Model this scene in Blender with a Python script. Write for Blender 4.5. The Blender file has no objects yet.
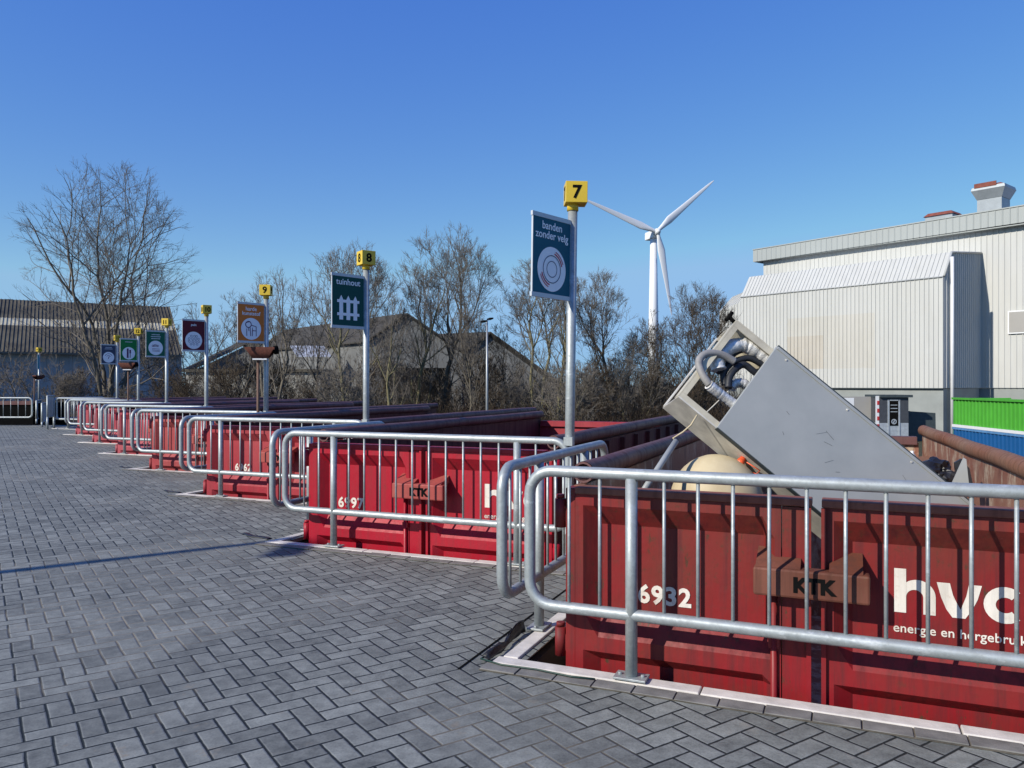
import bpy, bmesh, math, random
from mathutils import Vector, Matrix, Quaternion
random.seed(7)
S = bpy.context.scene
C = S.collection
F = 780.0; EYE = 1.54; HY = 385.0
R = math.radians

# ------------------------------------------------------------------ materials
def new_mat(name):
    m = bpy.data.materials.new(name); m.use_nodes = True
    nt = m.node_tree; nt.nodes.clear()
    o = nt.nodes.new('ShaderNodeOutputMaterial'); p = nt.nodes.new('ShaderNodeBsdfPrincipled')
    nt.links.new(p.outputs[0], o.inputs[0])
    return m, nt, p
def nd(nt, t, **kw):
    n = nt.nodes.new(t)
    for k, v in kw.items():
        if k.startswith('i_'):
            key = k[2:]
            n.inputs[int(key) if key.isdigit() else key].default_value = v
        else: setattr(n, k, v)
    return n
def mth(nt, op, a, b=None, c=None):
    n = nt.nodes.new('ShaderNodeMath'); n.operation = op
    for i, x in enumerate((a, b, c)):
        if x is None: continue
        if isinstance(x, (int, float)): n.inputs[i].default_value = x
        else: nt.links.new(x, n.inputs[i])
    return n.outputs[0]
def mixc(nt, fac, a, b, mode='MIX'):
    n = nt.nodes.new('ShaderNodeMix'); n.data_type = 'RGBA'; n.blend_type = mode
    for idx, x in ((0, fac), (6, a), (7, b)):
        if isinstance(x, (int, float)): n.inputs[idx].default_value = x
        elif isinstance(x, tuple): n.inputs[idx].default_value = (x[0], x[1], x[2], 1)
        else: nt.links.new(x, n.inputs[idx])
    return n.outputs[2]
def ramp(nt, x, a, b, lo=0., hi=1.):
    n = nt.nodes.new('ShaderNodeMapRange'); n.inputs[1].default_value = a; n.inputs[2].default_value = b
    n.inputs[3].default_value = lo; n.inputs[4].default_value = hi
    nt.links.new(x, n.inputs[0]); return n.outputs[0]
def noise(nt, scale, detail=4, rough=.55, vec=None, stretch=None, coord='Object'):
    if vec is None:
        tc = nt.nodes.new('ShaderNodeTexCoord'); vec = tc.outputs[coord]
    if stretch:
        mp = nt.nodes.new('ShaderNodeMapping'); mp.inputs['Scale'].default_value = stretch
        nt.links.new(vec, mp.inputs[0]); vec = mp.outputs[0]
    n = nt.nodes.new('ShaderNodeTexNoise'); n.inputs['Scale'].default_value = scale
    n.inputs['Detail'].default_value = detail; n.inputs['Roughness'].default_value = rough
    nt.links.new(vec, n.inputs['Vector']); return n.outputs['Fac']
def bump(nt, p, h, strength=.3, dist=.01):
    b = nt.nodes.new('ShaderNodeBump'); b.inputs['Strength'].default_value = strength
    b.inputs['Distance'].default_value = dist
    nt.links.new(h, b.inputs['Height']); nt.links.new(b.outputs[0], p.inputs['Normal'])

def simple(name, col, rough=.6, metal=0., var=.2, vscale=6., bmp=0.0, spec=.5, col2=None, stretch=None):
    m, nt, p = new_mat(name)
    n = noise(nt, vscale, 5, .6, stretch=stretch)
    f = ramp(nt, n, .3, .7)
    c2 = col2 if col2 else tuple(c * (1 - var) for c in col)
    c1 = col if col2 else tuple(min(1, c * (1 + var * .6)) for c in col)
    nt.links.new(mixc(nt, f, c1, c2), p.inputs['Base Color'])
    p.inputs['Roughness'].default_value = rough; p.inputs['Metallic'].default_value = metal
    p.inputs['Specular IOR Level'].default_value = spec
    if bmp: bump(nt, p, noise(nt, vscale * 6, 4), bmp, .004)
    return m

def paint(name, col, dirt=.35, rustc=(.12, .05, .03), fade=(.5, .12, .1), fadeamt=.3, rough=.45, seed=0.):
    """painted steel: vertical grime streaks, scuffs, rust spots"""
    m, nt, p = new_mat(name)
    tc = nd(nt, 'ShaderNodeTexCoord')
    mp = nd(nt, 'ShaderNodeMapping'); mp.inputs['Location'].default_value = (seed * 3.1, seed, seed * 1.7)
    nt.links.new(tc.outputs['Object'], mp.inputs[0]); v = mp.outputs[0]
    big = ramp(nt, noise(nt, 1.1, 4, .6, v), .35, .7)
    streak = ramp(nt, noise(nt, 3.0, 5, .65, v, (6, 6, .45)), .45, .75)
    fine = ramp(nt, noise(nt, 24, 6, .7, v), .55, .72)
    scr = ramp(nt, noise(nt, 9, 6, .75, v, (1.6, 1.6, .5)), .61, .66)
    pale = ramp(nt, noise(nt, 13, 7, .8, v, (1, 1, 1.7)), .67, .71)
    c = mixc(nt, mth(nt, 'MULTIPLY', big, fadeamt), col, fade)
    c = mixc(nt, mth(nt, 'MULTIPLY', streak, dirt), c, tuple(x * .32 + .01 for x in col))
    c = mixc(nt, mth(nt, 'MULTIPLY', mth(nt, 'MULTIPLY', fine, big), dirt * 1.3), c, rustc)
    c = mixc(nt, mth(nt, 'MULTIPLY', scr, dirt), c, rustc)
    c = mixc(nt, mth(nt, 'MULTIPLY', pale, .5), c, tuple(min(1, x*.6+.16) for x in col))
    nt.links.new(c, p.inputs['Base Color'])
    nt.links.new(ramp(nt, streak, 0, 1, rough, rough + .3), p.inputs['Roughness']); p.inputs['Specular IOR Level'].default_value = .3
    bump(nt, p, noise(nt, 3.2, 4, .55, v), .5, .018)
    return m

def galv(name, base=(.38, .41, .41)):
    m, nt, p = new_mat(name)
    tc = nd(nt, 'ShaderNodeTexCoord')
    vo = nd(nt, 'ShaderNodeTexVoronoi'); vo.inputs['Scale'].default_value = 70
    nt.links.new(tc.outputs['Object'], vo.inputs['Vector'])
    sp = nd(nt, 'ShaderNodeSeparateColor'); nt.links.new(vo.outputs['Color'], sp.inputs[0])
    n = ramp(nt, noise(nt, 14, 5, .65), .3, .7)
    blot = ramp(nt, noise(nt, 5, 5, .7, stretch=(1, 1, 2.2)), .58, .72)
    f = mth(nt, 'ADD', mth(nt, 'MULTIPLY', sp.outputs[0], .35), mth(nt, 'MULTIPLY', n, .65))
    c = mixc(nt, f, tuple(x * .72 for x in base), tuple(x * 1.15 for x in base))
    c = mixc(nt, mth(nt, 'MULTIPLY', blot, .6), c, (.76, .78, .78))
    nt.links.new(c, p.inputs['Base Color'])
    p.inputs['Metallic'].default_value = .45
    nt.links.new(ramp(nt, f, 0, 1, .58, .42), p.inputs['Roughness'])
    bump(nt, p, noise(nt, 60, 3), .12, .002)
    return m

def paver_mat():
    m, nt, p = new_mat('concrete_pavers')
    tc = nd(nt, 'ShaderNodeTexCoord')
    mp = nd(nt, 'ShaderNodeMapping')
    mp.inputs['Rotation'].default_value = (0, 0, R(-34.5)); mp.inputs['Location'].default_value = (.03, .02, 0)
    nt.links.new(tc.outputs['Object'], mp.inputs[0])
    wob = nd(nt, 'ShaderNodeTexNoise'); wob.inputs['Scale'].default_value = 2.2; wob.inputs['Detail'].default_value = 2
    nt.links.new(mp.outputs[0], wob.inputs['Vector'])
    vm = nd(nt, 'ShaderNodeVectorMath', operation='SCALE'); vm.inputs['Scale'].default_value = .02
    nt.links.new(wob.outputs['Color'], vm.inputs[0])
    va = nd(nt, 'ShaderNodeVectorMath', operation='ADD'); nt.links.new(mp.outputs[0], va.inputs[0]); nt.links.new(vm.outputs[0], va.inputs[1])
    sx = nd(nt, 'ShaderNodeSeparateXYZ'); nt.links.new(va.outputs[0], sx.inputs[0])
    W = .105
    X = mth(nt, 'DIVIDE', sx.outputs[0], W); Y = mth(nt, 'DIVIDE', sx.outputs[1], W)
    i = mth(nt, 'FLOOR', X); j = mth(nt, 'FLOOR', Y)
    fx = mth(nt, 'SUBTRACT', X, i); fy = mth(nt, 'SUBTRACT', Y, j)
    k = mth(nt, 'FLOORED_MODULO', mth(nt, 'SUBTRACT', i, j), 4.0)
    isv = mth(nt, 'GREATER_THAN', k, 1.5)           # vertical brick
    k1 = mth(nt, 'COMPARE', k, 1.0, .1); k2 = mth(nt, 'COMPARE', k, 2.0, .1)
    inv = mth(nt, 'SUBTRACT', 1.0, isv)
    along = mth(nt, 'ADD', mth(nt, 'MULTIPLY', inv, mth(nt, 'ADD', fx, k1)), mth(nt, 'MULTIPLY', isv, mth(nt, 'ADD', fy, k2)))
    across = mth(nt, 'ADD', mth(nt, 'MULTIPLY', inv, fy), mth(nt, 'MULTIPLY', isv, fx))
    ea = mth(nt, 'MINIMUM', along, mth(nt, 'SUBTRACT', 2.0, along))
    ec = mth(nt, 'MINIMUM', across, mth(nt, 'SUBTRACT', 1.0, across))
    e = mth(nt, 'MINIMUM', ea, ec)
    idx = mth(nt, 'SUBTRACT', i, k1); idy = mth(nt, 'SUBTRACT', j, k2)
    cb = nd(nt, 'ShaderNodeCombineXYZ'); nt.links.new(idx, cb.inputs[0]); nt.links.new(idy, cb.inputs[1]); nt.links.new(isv, cb.inputs[2])
    wn = nd(nt, 'ShaderNodeTexWhiteNoise', noise_dimensions='3D'); nt.links.new(cb.outputs[0], wn.inputs['Vector'])
    obj = tc.outputs['Object']
    big = ramp(nt, noise(nt, .55, 4, .6, obj), .35, .65)
    near = ramp(nt, noise(nt, .5, 4, .6, obj), .50, .62)
    gr = noise(nt, 90, 5, .7, obj)
    sh = nd(nt, 'ShaderNodeVectorMath', operation='SCALE'); sh.inputs['Scale'].default_value = 3.7; nt.links.new(cb.outputs[0], sh.inputs[0])
    sv = nd(nt, 'ShaderNodeVectorMath', operation='ADD'); nt.links.new(obj, sv.inputs[0]); nt.links.new(sh.outputs[0], sv.inputs[1])
    blot = ramp(nt, noise(nt, 11, 5, .7, sv.outputs[0]), .32, .7)
    tone = mth(nt, 'ADD', mth(nt, 'MULTIPLY', wn.outputs['Value'], .45), mth(nt, 'MULTIPLY', blot, .55))
    c = mixc(nt, tone, (.082, .086, .079), (.32, .33, .295))
    c = mixc(nt, mth(nt, 'MULTIPLY', big, .3), c, (.135, .139, .126))
    c = mixc(nt, mth(nt, 'MULTIPLY', ramp(nt, noise(nt, .9, 5, .65, obj), .5, .68), .45), c, (.080, .083, .076))
    c = mixc(nt, ramp(nt, gr, .35, .7, .75, 1.2), (0, 0, 0), c, 'MIX')
    # pale sand scuffs on some stones, a few tan stains
    scuff = mth(nt, 'MULTIPLY', ramp(nt, noise(nt, 16, 6, .75, obj), .56, .75), ramp(nt, noise(nt, 1.3, 3, .5, obj), .45, .7))
    c = mixc(nt, mth(nt, 'MULTIPLY', scuff, .6), c, (.36, .36, .34))
    tan = mth(nt, 'MULTIPLY', ramp(nt, noise(nt, 5.3, 5, .7, obj), .60, .70), ramp(nt, noise(nt, 1.0, 2, .5, obj), .45, .58))
    c = mixc(nt, mth(nt, 'MULTIPLY', tan, .6), c, (.24, .19, .13))
    # worn pale arrises just inside the joint
    arr = mth(nt, 'MULTIPLY', ramp(nt, e, .05, .085), ramp(nt, e, .15, .09))
    c = mixc(nt, mth(nt, 'MULTIPLY', arr, .12), c, (.30, .31, .32))
    jn = ramp(nt, mth(nt, 'ADD', e, mth(nt, 'MULTIPLY', mth(nt, 'SUBTRACT', noise(nt, 30, 3, .6, obj), .5), .06)), .036, .072, 1., 0.)
    jc = mixc(nt, mth(nt, 'MULTIPLY', near, .85), (.010, .014, .014), (.25, .22, .165))
    c = mixc(nt, jn, c, jc)
    nt.links.new(c, p.inputs['Base Color'])
    nt.links.new(ramp(nt, gr, .3, .7, .62, .85), p.inputs['Roughness'])
    p.inputs['Specular IOR Level'].default_value = .35
    tilt = mth(nt, 'MULTIPLY', wn.outputs['Value'], mth(nt, 'MULTIPLY', mth(nt, 'SUBTRACT', along, 1.0), .10))
    h = mth(nt, 'ADD', mth(nt, 'ADD', ramp(nt, e, .0, .10), tilt), mth(nt, 'MULTIPLY', gr, .12))
    bump(nt, p, h, .7, .004)
    return m

def cladding(name, col, stain=.25):
    m, nt, p = new_mat(name)
    big = ramp(nt, noise(nt, .25, 4, .6), .35, .7)
    st = ramp(nt, noise(nt, 1.2, 5, .65, stretch=(1.5, 1.5, .15)), .45, .75)
    c = mixc(nt, mth(nt, 'MULTIPLY', st, stain), col, tuple(x * .66 for x in col))
    c = mixc(nt, mth(nt, 'MULTIPLY', big, stain), c, (col[0] * .82, col[1] * .8, col[2] * .74))
    nt.links.new(c, p.inputs['Base Color']); p.inputs['Roughness'].default_value = .5
    return m

M = {}
M['paver'] = paver_mat()
M['galv'] = galv('galvanised_steel')
M['kerb'] = simple('pale_concrete', (.62, .58, .53), .8, 0, .22, 9, .3)
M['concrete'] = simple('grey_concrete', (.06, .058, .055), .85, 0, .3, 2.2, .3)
M['plinth'] = simple('plinth_concrete', (.27, .29, .28), .85, 0, .14, .9, .2)
M['red_a'] = paint('container_red_dirty', (.235, .010, .015), 1.0, (.075, .035, .02), (.12, .038, .024), .8, .45, 0.)
M['red_b'] = paint('container_red_bright', (.35, .006, .021), .45, (.11, .03, .02), (.40, .03, .04), .4, .36, 2.)
M['red_c'] = paint('container_red_faded', (.30, .018, .03), .45, (.14, .05, .03), (.38, .07, .075), .6, .5, 5.)
M['red_d'] = paint('container_red_pink', (.33, .04, .06), .3, (.14, .05, .03), (.40, .11, .12), .7, .5, 8.)
M['red_e'] = paint('container_red_orange', (.31, .04, .045), .4, (.14, .05, .03), (.38, .10, .09), .7, .5, 11.)
M['rust'] = paint('rusty_interior', (.20, .075, .05), .35, (.10, .045, .03), (.42, .33, .24), .8, .7, 3.)
def rust_wall():
    m, nt, p = new_mat('peeling_rusty_wall')
    n1 = noise(nt, 1.3, 6, .65, stretch=(1, 1, 1.4)); n2 = noise(nt, 3.5, 7, .75, stretch=(1.2, 1.2, .6)); n3 = noise(nt, 30, 5, .7)
    c = mixc(nt, ramp(nt, n1, .35, .65), (.22, .065, .04), (.31, .16, .10))
    c = mixc(nt, ramp(nt, n2, .50, .58), c, (.50, .39, .28))
    c = mixc(nt, ramp(nt, noise(nt, 5, 6, .7, stretch=(1, 1, .3)), .56, .66), c, (.10, .04, .03))
    c = mixc(nt, mth(nt, 'MULTIPLY', n3, .5), c, (.12, .06, .04))
    nt.links.new(c, p.inputs['Base Color']); p.inputs['Roughness'].default_value = .6
    bump(nt, p, n2, .5, .01); return m
M['rust'] = rust_wall()
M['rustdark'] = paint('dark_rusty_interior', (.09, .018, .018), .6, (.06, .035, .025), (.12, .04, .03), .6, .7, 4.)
M['tuberust'] = paint('rusty_tube', (.20, .075, .035), .6, (.10, .055, .035), (.24, .15, .095), .8, .65, 6.)
M['tubedark'] = paint('dull_maroon_tube', (.12, .045, .045), .5, (.07, .045, .04), (.16, .10, .09), .7, .55, 7.)
M['rim'] = paint('rusty_rim', (.24, .07, .045), .6, (.12, .055, .035), (.26, .12, .08), .8, .6, 9.)
M['latch'] = paint('latch_brown_red', (.12, .038, .022), .6, (.12, .06, .03), (.26, .10, .07), .8, .6, 12.)
M['latch_b'] = paint('latch_red', (.30, .04, .04), .4, (.16, .06, .03), (.42, .12, .09), .6, .6, 13.)
M['white_paint'] = paint('worn_white_lettering', (.78, .75, .69), .45, (.30, .16, .12), (.58, .50, .40), .7, .55, 31.)
M['signwhite'] = simple('sign_white', (.90, .90, .90), .5, 0, .03, 4)
M['white'] = simple('clean_white', (.72, .73, .74), .45, 0, .05, 4)
M['black'] = simple('matt_black', (.008, .008, .008), .9, 0, .2, 8, 0, .0)
M['rubber'] = simple('black_rubber', (.016, .016, .018), .45, 0, .4, 14, .4)
M['yellow'] = simple('yellow_plastic', (.66, .46, .035), .4, 0, .06, 4)
M['sunyellow'] = simple('yellow_side', (.80, .60, .05), .4, 0, .06, 4)
for n_, c_ in (('blue', (.003, .10, .15)), ('green_dark', (.004, .07, .06)), ('orange', (.68, .19, .035)), ('maroon', (.13, .014, .026)),
               ('green', (.012, .13, .075)), ('leaf', (.012, .20, .05)), ('slate', (.06, .075, .12)), ('teal', (.02, .35, .38))):
    M['sign_' + n_] = simple('sign_' + n_, c_, .5, 0, .08, 3, 0, .2)
M['signframe'] = simple('sign_rail_grey', (.52, .54, .56), .45, .3, .06, 5)
M['ink_purple'] = simple('ink_purple', (.10, .012, .08), .5)
M['ink_red'] = simple('ink_red', (.55, .01, .04), .5)
M['ink_blue'] = simple('ink_blue', (.02, .04, .11), .5)
M['clad'] = cladding('white_cladding', (.50, .505, .485), .3)
M['clad_stain'] = cladding('stained_cladding', (.50, .49, .45), .4)
M['clad_patch'] = cladding('patched_cladding', (.49, .46, .405), .7)
M['clad_grey'] = cladding('grey_green_fascia', (.33, .355, .345), .2)
M['roofsheet'] = simple('roof_sheet', (.42, .43, .42), .6, 0, .12, 1)
M['shedroof'] = simple('asbestos_roof', (.155, .137, .10), .9, 0, .4, .8, 0, .2, (.06, .056, .048))
M['darkroof'] = simple('old_dark_roof', (.075, .07, .062), .9, 0, .4, .8, 0, .2, (.045, .042, .038))
M['translucent'] = simple('cream_roof_lights', (.46, .42, .30), .6, 0, .2, 1.2)
M['shedwall'] = simple('blue_grey_sheeting', (.30, .335, .37), .7, 0, .15, .7, 0, .3, (.20, .225, .25), (1, 1, .2))
M['brownwall'] = simple('weathered_boards', (.165, .168, .165), .85, 0, .3, .8, 0, .3, None, (1, 1, .2))
M['palewall'] = simple('pale_render_wall', (.36, .35, .31), .85, 0, .25, .8)
M['bark'] = simple('bark', (.17, .15, .115), .9, 0, .3, 3, 0, .2, (.10, .088, .07))
M['bark_y'] = simple('mossy_bark', (.22, .20, .11), .9, 0, .3, 3, 0, .2, (.13, .115, .07))
M['twig'] = simple('twigs_grey_brown', (.20, .18, .15), .9, 0, .3, 1, 0, .2, (.14, .12, .10))
M['twig_w'] = simple('twigs_warm_brown', (.12, .093, .063), .9, 0, .3, 1, 0, .2, (.065, .05, .037))
M['bramble'] = simple('bramble_brown', (.075, .052, .035), .95, 0, .4, .6, 0, .1, (.035, .027, .02))
M['soil'] = simple('soil_and_rough_grass', (.055, .06, .03), .95, 0, .3, .4, 0, .2, (.06, .05, .035))
M['turbine'] = simple('turbine_white', (.74, .75, .76), .4, 0, .04, .05)
M['cab_grey'] = simple('cabinet_grey_paint', (.355, .365, .355), .4, 0, .12, 2.2, .1, .4, (.285, .30, .295))
M['cab_scuff'] = simple('dark_scuff', (.16, .17, .17), .6)
M['cab_beige'] = simple('cabinet_cream_enamel', (.60, .55, .42), .5, 0, .2, 6, 0, .4, (.40, .36, .28))
M['cab_galv'] = simple('cabinet_zinc_sheet', (.62, .59, .52), .5, .0, .25, 9, .1)
M['foil'] = simple('crinkled_foil', (.78, .76, .72), .4, .35, .3, 16, 1.0)
M['hose'] = simple('grey_hose', (.26, .25, .24), .6, 0, .2, 20, .3)
M['blackhose'] = simple('black_foam_hose', (.018, .02, .025), .55, 0, .3, 20, .3)
M['cream'] = simple('cream_plastic', (.56, .47, .30), .55, 0, .15, 5, .1, .3, (.44, .35, .21))
M['orange'] = simple('orange_plastic', (.75, .10, .03), .4)
M['crate_green'] = simple('green_sheet', (.065, .33, .03), .5, 0, .12, 1.5)
M['crate_blue'] = simple('blue_sheet', (.008, .085, .25), .45, 0, .1, 2)
M['kiosk_dark'] = simple('kiosk_dark_grey', (.055, .06, .07), .6)
M['kiosk_light'] = simple('kiosk_light_grey', (.34, .38, .42), .6)
M['board'] = simple('board_grey', (.33, .32, .30), .7, 0, .06, 1)
M['redwhite'] = simple('red_marker', (.45, .03, .03), .5)
M['darksteel'] = simple('dark_green_steel', (.045, .06, .065), .6)
M['zinc_vent'] = simple('zinc_vent', (.27, .30, .32), .45, .3, .15, 2)
M['ventrust'] = simple('rusty_cowl', (.20, .055, .035), .8, 0, .3, 3)
M['panelgate'] = simple('pale_gate_panel', (.50, .54, .54), .5, .2, .08, 3)
M['trough'] = simple('rust_red_trough', (.17, .055, .035), .8, 0, .5, 30, .4, .3, (.08, .03, .02))
M['brownpost'] = simple('brown_post', (.13, .07, .045), .7)
M['glass'] = simple('dull_window', (.16, .17, .18), .15, 0, .2, 2)
M['lampgrey'] = simple('lamp_grey', (.33, .35, .36), .45, .4, .05, 3)

# ------------------------------------------------------------------ mesh helpers
class MB:
    def __init__(s): s.v = []; s.f = []; s.m = []; s.sm = []
    def add(s, verts, faces, mi=0, smooth=False):
        b = len(s.v); s.v += [tuple(x) for x in verts]
        for f in faces: s.f.append(tuple(b + i for i in f)); s.m.append(mi); s.sm.append(smooth)
    def box(s, x0, y0, z0, x1, y1, z1, mi=0):
        s.add([(x0,y0,z0),(x1,y0,z0),(x1,y1,z0),(x0,y1,z0),(x0,y0,z1),(x1,y0,z1),(x1,y1,z1),(x0,y1,z1)],
              [(0,3,2,1),(4,5,6,7),(0,1,5,4),(1,2,6,5),(2,3,7,6),(3,0,4,7)], mi)
    def obox(s, o, a, b, c, mi=0):
        o, a, b, c = map(Vector, (o, a, b, c))
        if a.cross(b).dot(c) < 0: a, b = b, a
        s.add([o,o+a,o+a+b,o+b,o+c,o+a+c,o+a+b+c,o+b+c],
              [(0,3,2,1),(4,5,6,7),(0,1,5,4),(1,2,6,5),(2,3,7,6),(3,0,4,7)], mi)
    def tube(s, pts, rad, n=12, mi=0, closed=False, caps=True, smooth=True):
        pts = [Vector(p) for p in pts]; N = len(pts)
        if not isinstance(rad, (list, tuple)): rad = [rad] * N
        rings = []; prev = None
        for i, p in enumerate(pts):
            if closed: t = (pts[(i+1) % N] - pts[i-1]).normalized()
            elif i == 0: t = (pts[1] - p).normalized()
            elif i == N-1: t = (p - pts[i-1]).normalized()
            else: t = ((pts[i+1]-p).normalized() + (p-pts[i-1]).normalized()).normalized()
            if prev is None:
                ref = Vector((0,0,1)) if abs(t.z) < .9 else Vector((1,0,0))
                u = t.cross(ref).normalized()
            else:
                u = (prev - t * prev.dot(t)); u = u.normalized() if u.length > 1e-6 else t.cross(Vector((1,0,0))).normalized()
            prev = u; w = t.cross(u)
            rings.append([p + (u*math.cos(2*math.pi*k/n) + w*math.sin(2*math.pi*k/n))*rad[i] for k in range(n)])
        vs = [v for r in rings for v in r]; fs = []
        for i in range(N if closed else N-1):
            a = i*n; b = ((i+1) % N)*n
            for k in range(n): fs.append((a+k, a+(k+1)%n, b+(k+1)%n, b+k))
        s.add(vs, fs, mi, smooth)
        if caps and not closed:
            b = len(s.v) - len(vs)
            s.f.append(tuple(b + k for k in reversed(range(n)))); s.m.append(mi); s.sm.append(False)
            s.f.append(tuple(b + (N-1)*n + k for k in range(n))); s.m.append(mi); s.sm.append(False)
    def cyl(s, p, q, r, n=14, mi=0): s.tube([p, q], r, n, mi)
    def prism(s, poly, o, ex, ey, ez, mi=0):
        """polygon (2-D list, ccw) in plane o+ex*x+ey*y, extruded by vector ez"""
        o, ex, ey, ez = map(Vector, (o, ex, ey, ez)); n = len(poly)
        a = [o + ex*x + ey*y for x, y in poly]; b = [p + ez for p in a]
        s.add(a + b, [tuple(reversed(range(n))), tuple(range(n, 2*n))] + [(i, (i+1)%n, n+(i+1)%n, n+i) for i in range(n)], mi)
    def build(s, name, mats, parent=None, loc=None, recalc=False):
        me = bpy.data.meshes.new(name); me.from_pydata(s.v, [], s.f)
        if not isinstance(mats, (list, tuple)): mats = [mats]
        for m in mats: me.materials.append(m)
        me.polygons.foreach_set('material_index', s.m); me.polygons.foreach_set('use_smooth', s.sm)
        me.update()
        if recalc:
            bm = bmesh.new(); bm.from_mesh(me); bmesh.ops.recalc_face_normals(bm, faces=bm.faces); bm.to_mesh(me); bm.free()
        o = bpy.data.objects.new(name, me); C.objects.link(o)
        if parent: o.parent = parent
        if loc is not None: o.location = loc
        return o

def tag(o, label=None, cat=None, group=None, kind=None):
    if label: o['label'] = label
    if cat: o['category'] = cat
    if group: o['group'] = group
    if kind: o['kind'] = kind
    return o
def empty(name, loc=(0,0,0), rz=0., label=None, cat=None, group=None):
    o = bpy.data.objects.new(name, None); C.objects.link(o); o.location = loc; o.rotation_euler = (0,0,rz)
    o.empty_display_size = .2
    return tag(o, label, cat, group)
def copy_tree(o, parent=None):
    c = o.copy(); C.objects.link(c)
    if parent: c.parent = parent
    for ch in list(o.children): copy_tree(ch, c)
    return c
def bevel(o, w=.004, seg=2):
    b = o.modifiers.new('bevel', 'BEVEL'); b.width = w; b.segments = seg; b.limit_method = 'ANGLE'; b.angle_limit = R(40)
    return o
def text(name, body, size, mat, mtx, parent=None, bold=0., ext=.0015, align='LEFT', spacing=1.):
    cu = bpy.data.curves.new(name, 'FONT'); cu.body = body; cu.size = size; cu.extrude = ext; cu.offset = bold
    cu.align_x = align; cu.space_character = spacing; cu.resolution_u = 3
    t = bpy.data.objects.new(name, cu); C.objects.link(t)
    dg = bpy.context.evaluated_depsgraph_get(); dg.update()
    me = bpy.data.meshes.new_from_object(t.evaluated_get(dg))
    bpy.data.objects.remove(t)
    me.materials.clear(); me.materials.append(mat)
    o = bpy.data.objects.new(name, me); C.objects.link(o)
    if parent: o.parent = parent
    o.matrix_local = mtx
    return o
def frame_mtx(o, x, y):
    x = Vector(x).normalized(); y = Vector(y).normalized(); z = x.cross(y); m = Matrix((x, y, z)).transposed().to_4x4()
    m.translation = Vector(o); return m
def at(px, py, d): return Vector(((px-512)/F*d, d, EYE-(py-HY)/F*d))

# bay frame
EU = Vector((.9205, -.3907, 0)); EV = Vector((.3907, .9205, 0)); O0 = Vector((.62, 4.05, 0))
ROW = Vector((-2.303, 3.312, 0))
YAW = math.atan2(-.3907, .9205)
def W(u, v, z=0., k=0): return O0 + ROW*k + EU*u + EV*v + Vector((0,0,z))
GZ = -1.55

# ------------------------------------------------------------------ camera, world, sun
cam = bpy.data.cameras.new('camera'); co = bpy.data.objects.new('camera', cam); C.objects.link(co)
co.location = (0, 0, EYE); co.rotation_euler = (R(90), 0, 0)
cam.sensor_width = 36; cam.lens = 36*F/1024; cam.clip_end = 6000; cam.clip_start = .05
cam.shift_y = (HY-384)/1024.
S.camera = co
SAZ = math.atan2(-.824, -.567); SEL = R(32)      # direction towards the sun
sd = Vector((math.sin(SAZ)*math.cos(SEL), math.cos(SAZ)*math.cos(SEL), math.sin(SEL)))
w = bpy.data.worlds.new('World'); S.world = w; w.use_nodes = True
nt = w.node_tree; bg = nt.nodes['Background']
sky = nt.nodes.new('ShaderNodeTexSky'); sky.sky_type = 'NISHITA'; sky.sun_disc = False
sky.sun_elevation = SEL; sky.sun_rotation = SAZ % (2*math.pi); sky.air_density = 1.0; sky.dust_density = .0; sky.ozone_density = 1.3; sky.altitude = 300
hs = nt.nodes.new('ShaderNodeHueSaturation'); hs.inputs['Saturation'].default_value = 1.36; hs.inputs['Hue'].default_value = .509
nt.links.new(sky.outputs[0], hs.inputs['Color']); cap = nt.nodes.new('ShaderNodeVectorMath'); cap.operation = 'MINIMUM'; cap.inputs[1].default_value = (1.85, 3.3, 5.5)
sp = nt.nodes.new('ShaderNodeSeparateXYZ'); cm = nt.nodes.new('ShaderNodeCombineXYZ'); nt.links.new(hs.outputs[0], sp.inputs[0])
for i_, (a_, p_) in enumerate(((.57, .73), (.739, .78), (.785, .29))):
    m_ = nt.nodes.new('ShaderNodeMath'); m_.operation = 'MULTIPLY'; m_.inputs[1].default_value = .1575; nt.links.new(sp.outputs[i_], m_.inputs[0])
    q_ = nt.nodes.new('ShaderNodeMath'); q_.operation = 'POWER'; q_.inputs[1].default_value = p_; nt.links.new(m_.outputs[0], q_.inputs[0])
    r_ = nt.nodes.new('ShaderNodeMath'); r_.operation = 'MULTIPLY'; r_.inputs[1].default_value = a_/.1575; nt.links.new(q_.outputs[0], r_.inputs[0])
    nt.links.new(r_.outputs[0], cm.inputs[i_])
nt.links.new(cm.outputs[0], cap.inputs[0]); nt.links.new(cap.outputs[0], bg.inputs[0]); bg.inputs[1].default_value = .15
sl = bpy.data.lights.new('sun', 'SUN'); sl.energy = 5.0; sl.angle = R(.5); sl.color = (1, .94, .83)
so = bpy.data.objects.new('sun', sl); C.objects.link(so); so.rotation_euler = (-sd).to_track_quat('-Z', 'Y').to_euler()
S.view_settings.view_transform = 'Standard'; S.view_settings.look = 'None'; S.view_settings.exposure = .07; S.view_settings.gamma = 1

# ------------------------------------------------------------------ ground
mb = MB(); mb.add([(-3000,-3000,GZ),(3000,-3000,GZ),(3000,3000,GZ),(-3000,3000,GZ)], [(0,1,2,3)])
tag(mb.build('ground', M['soil']), kind='structure')
NB = 8
poly = [(9.0, -8.0), (-40, -8), (-40, 29.7)]
EDGE = []
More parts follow.
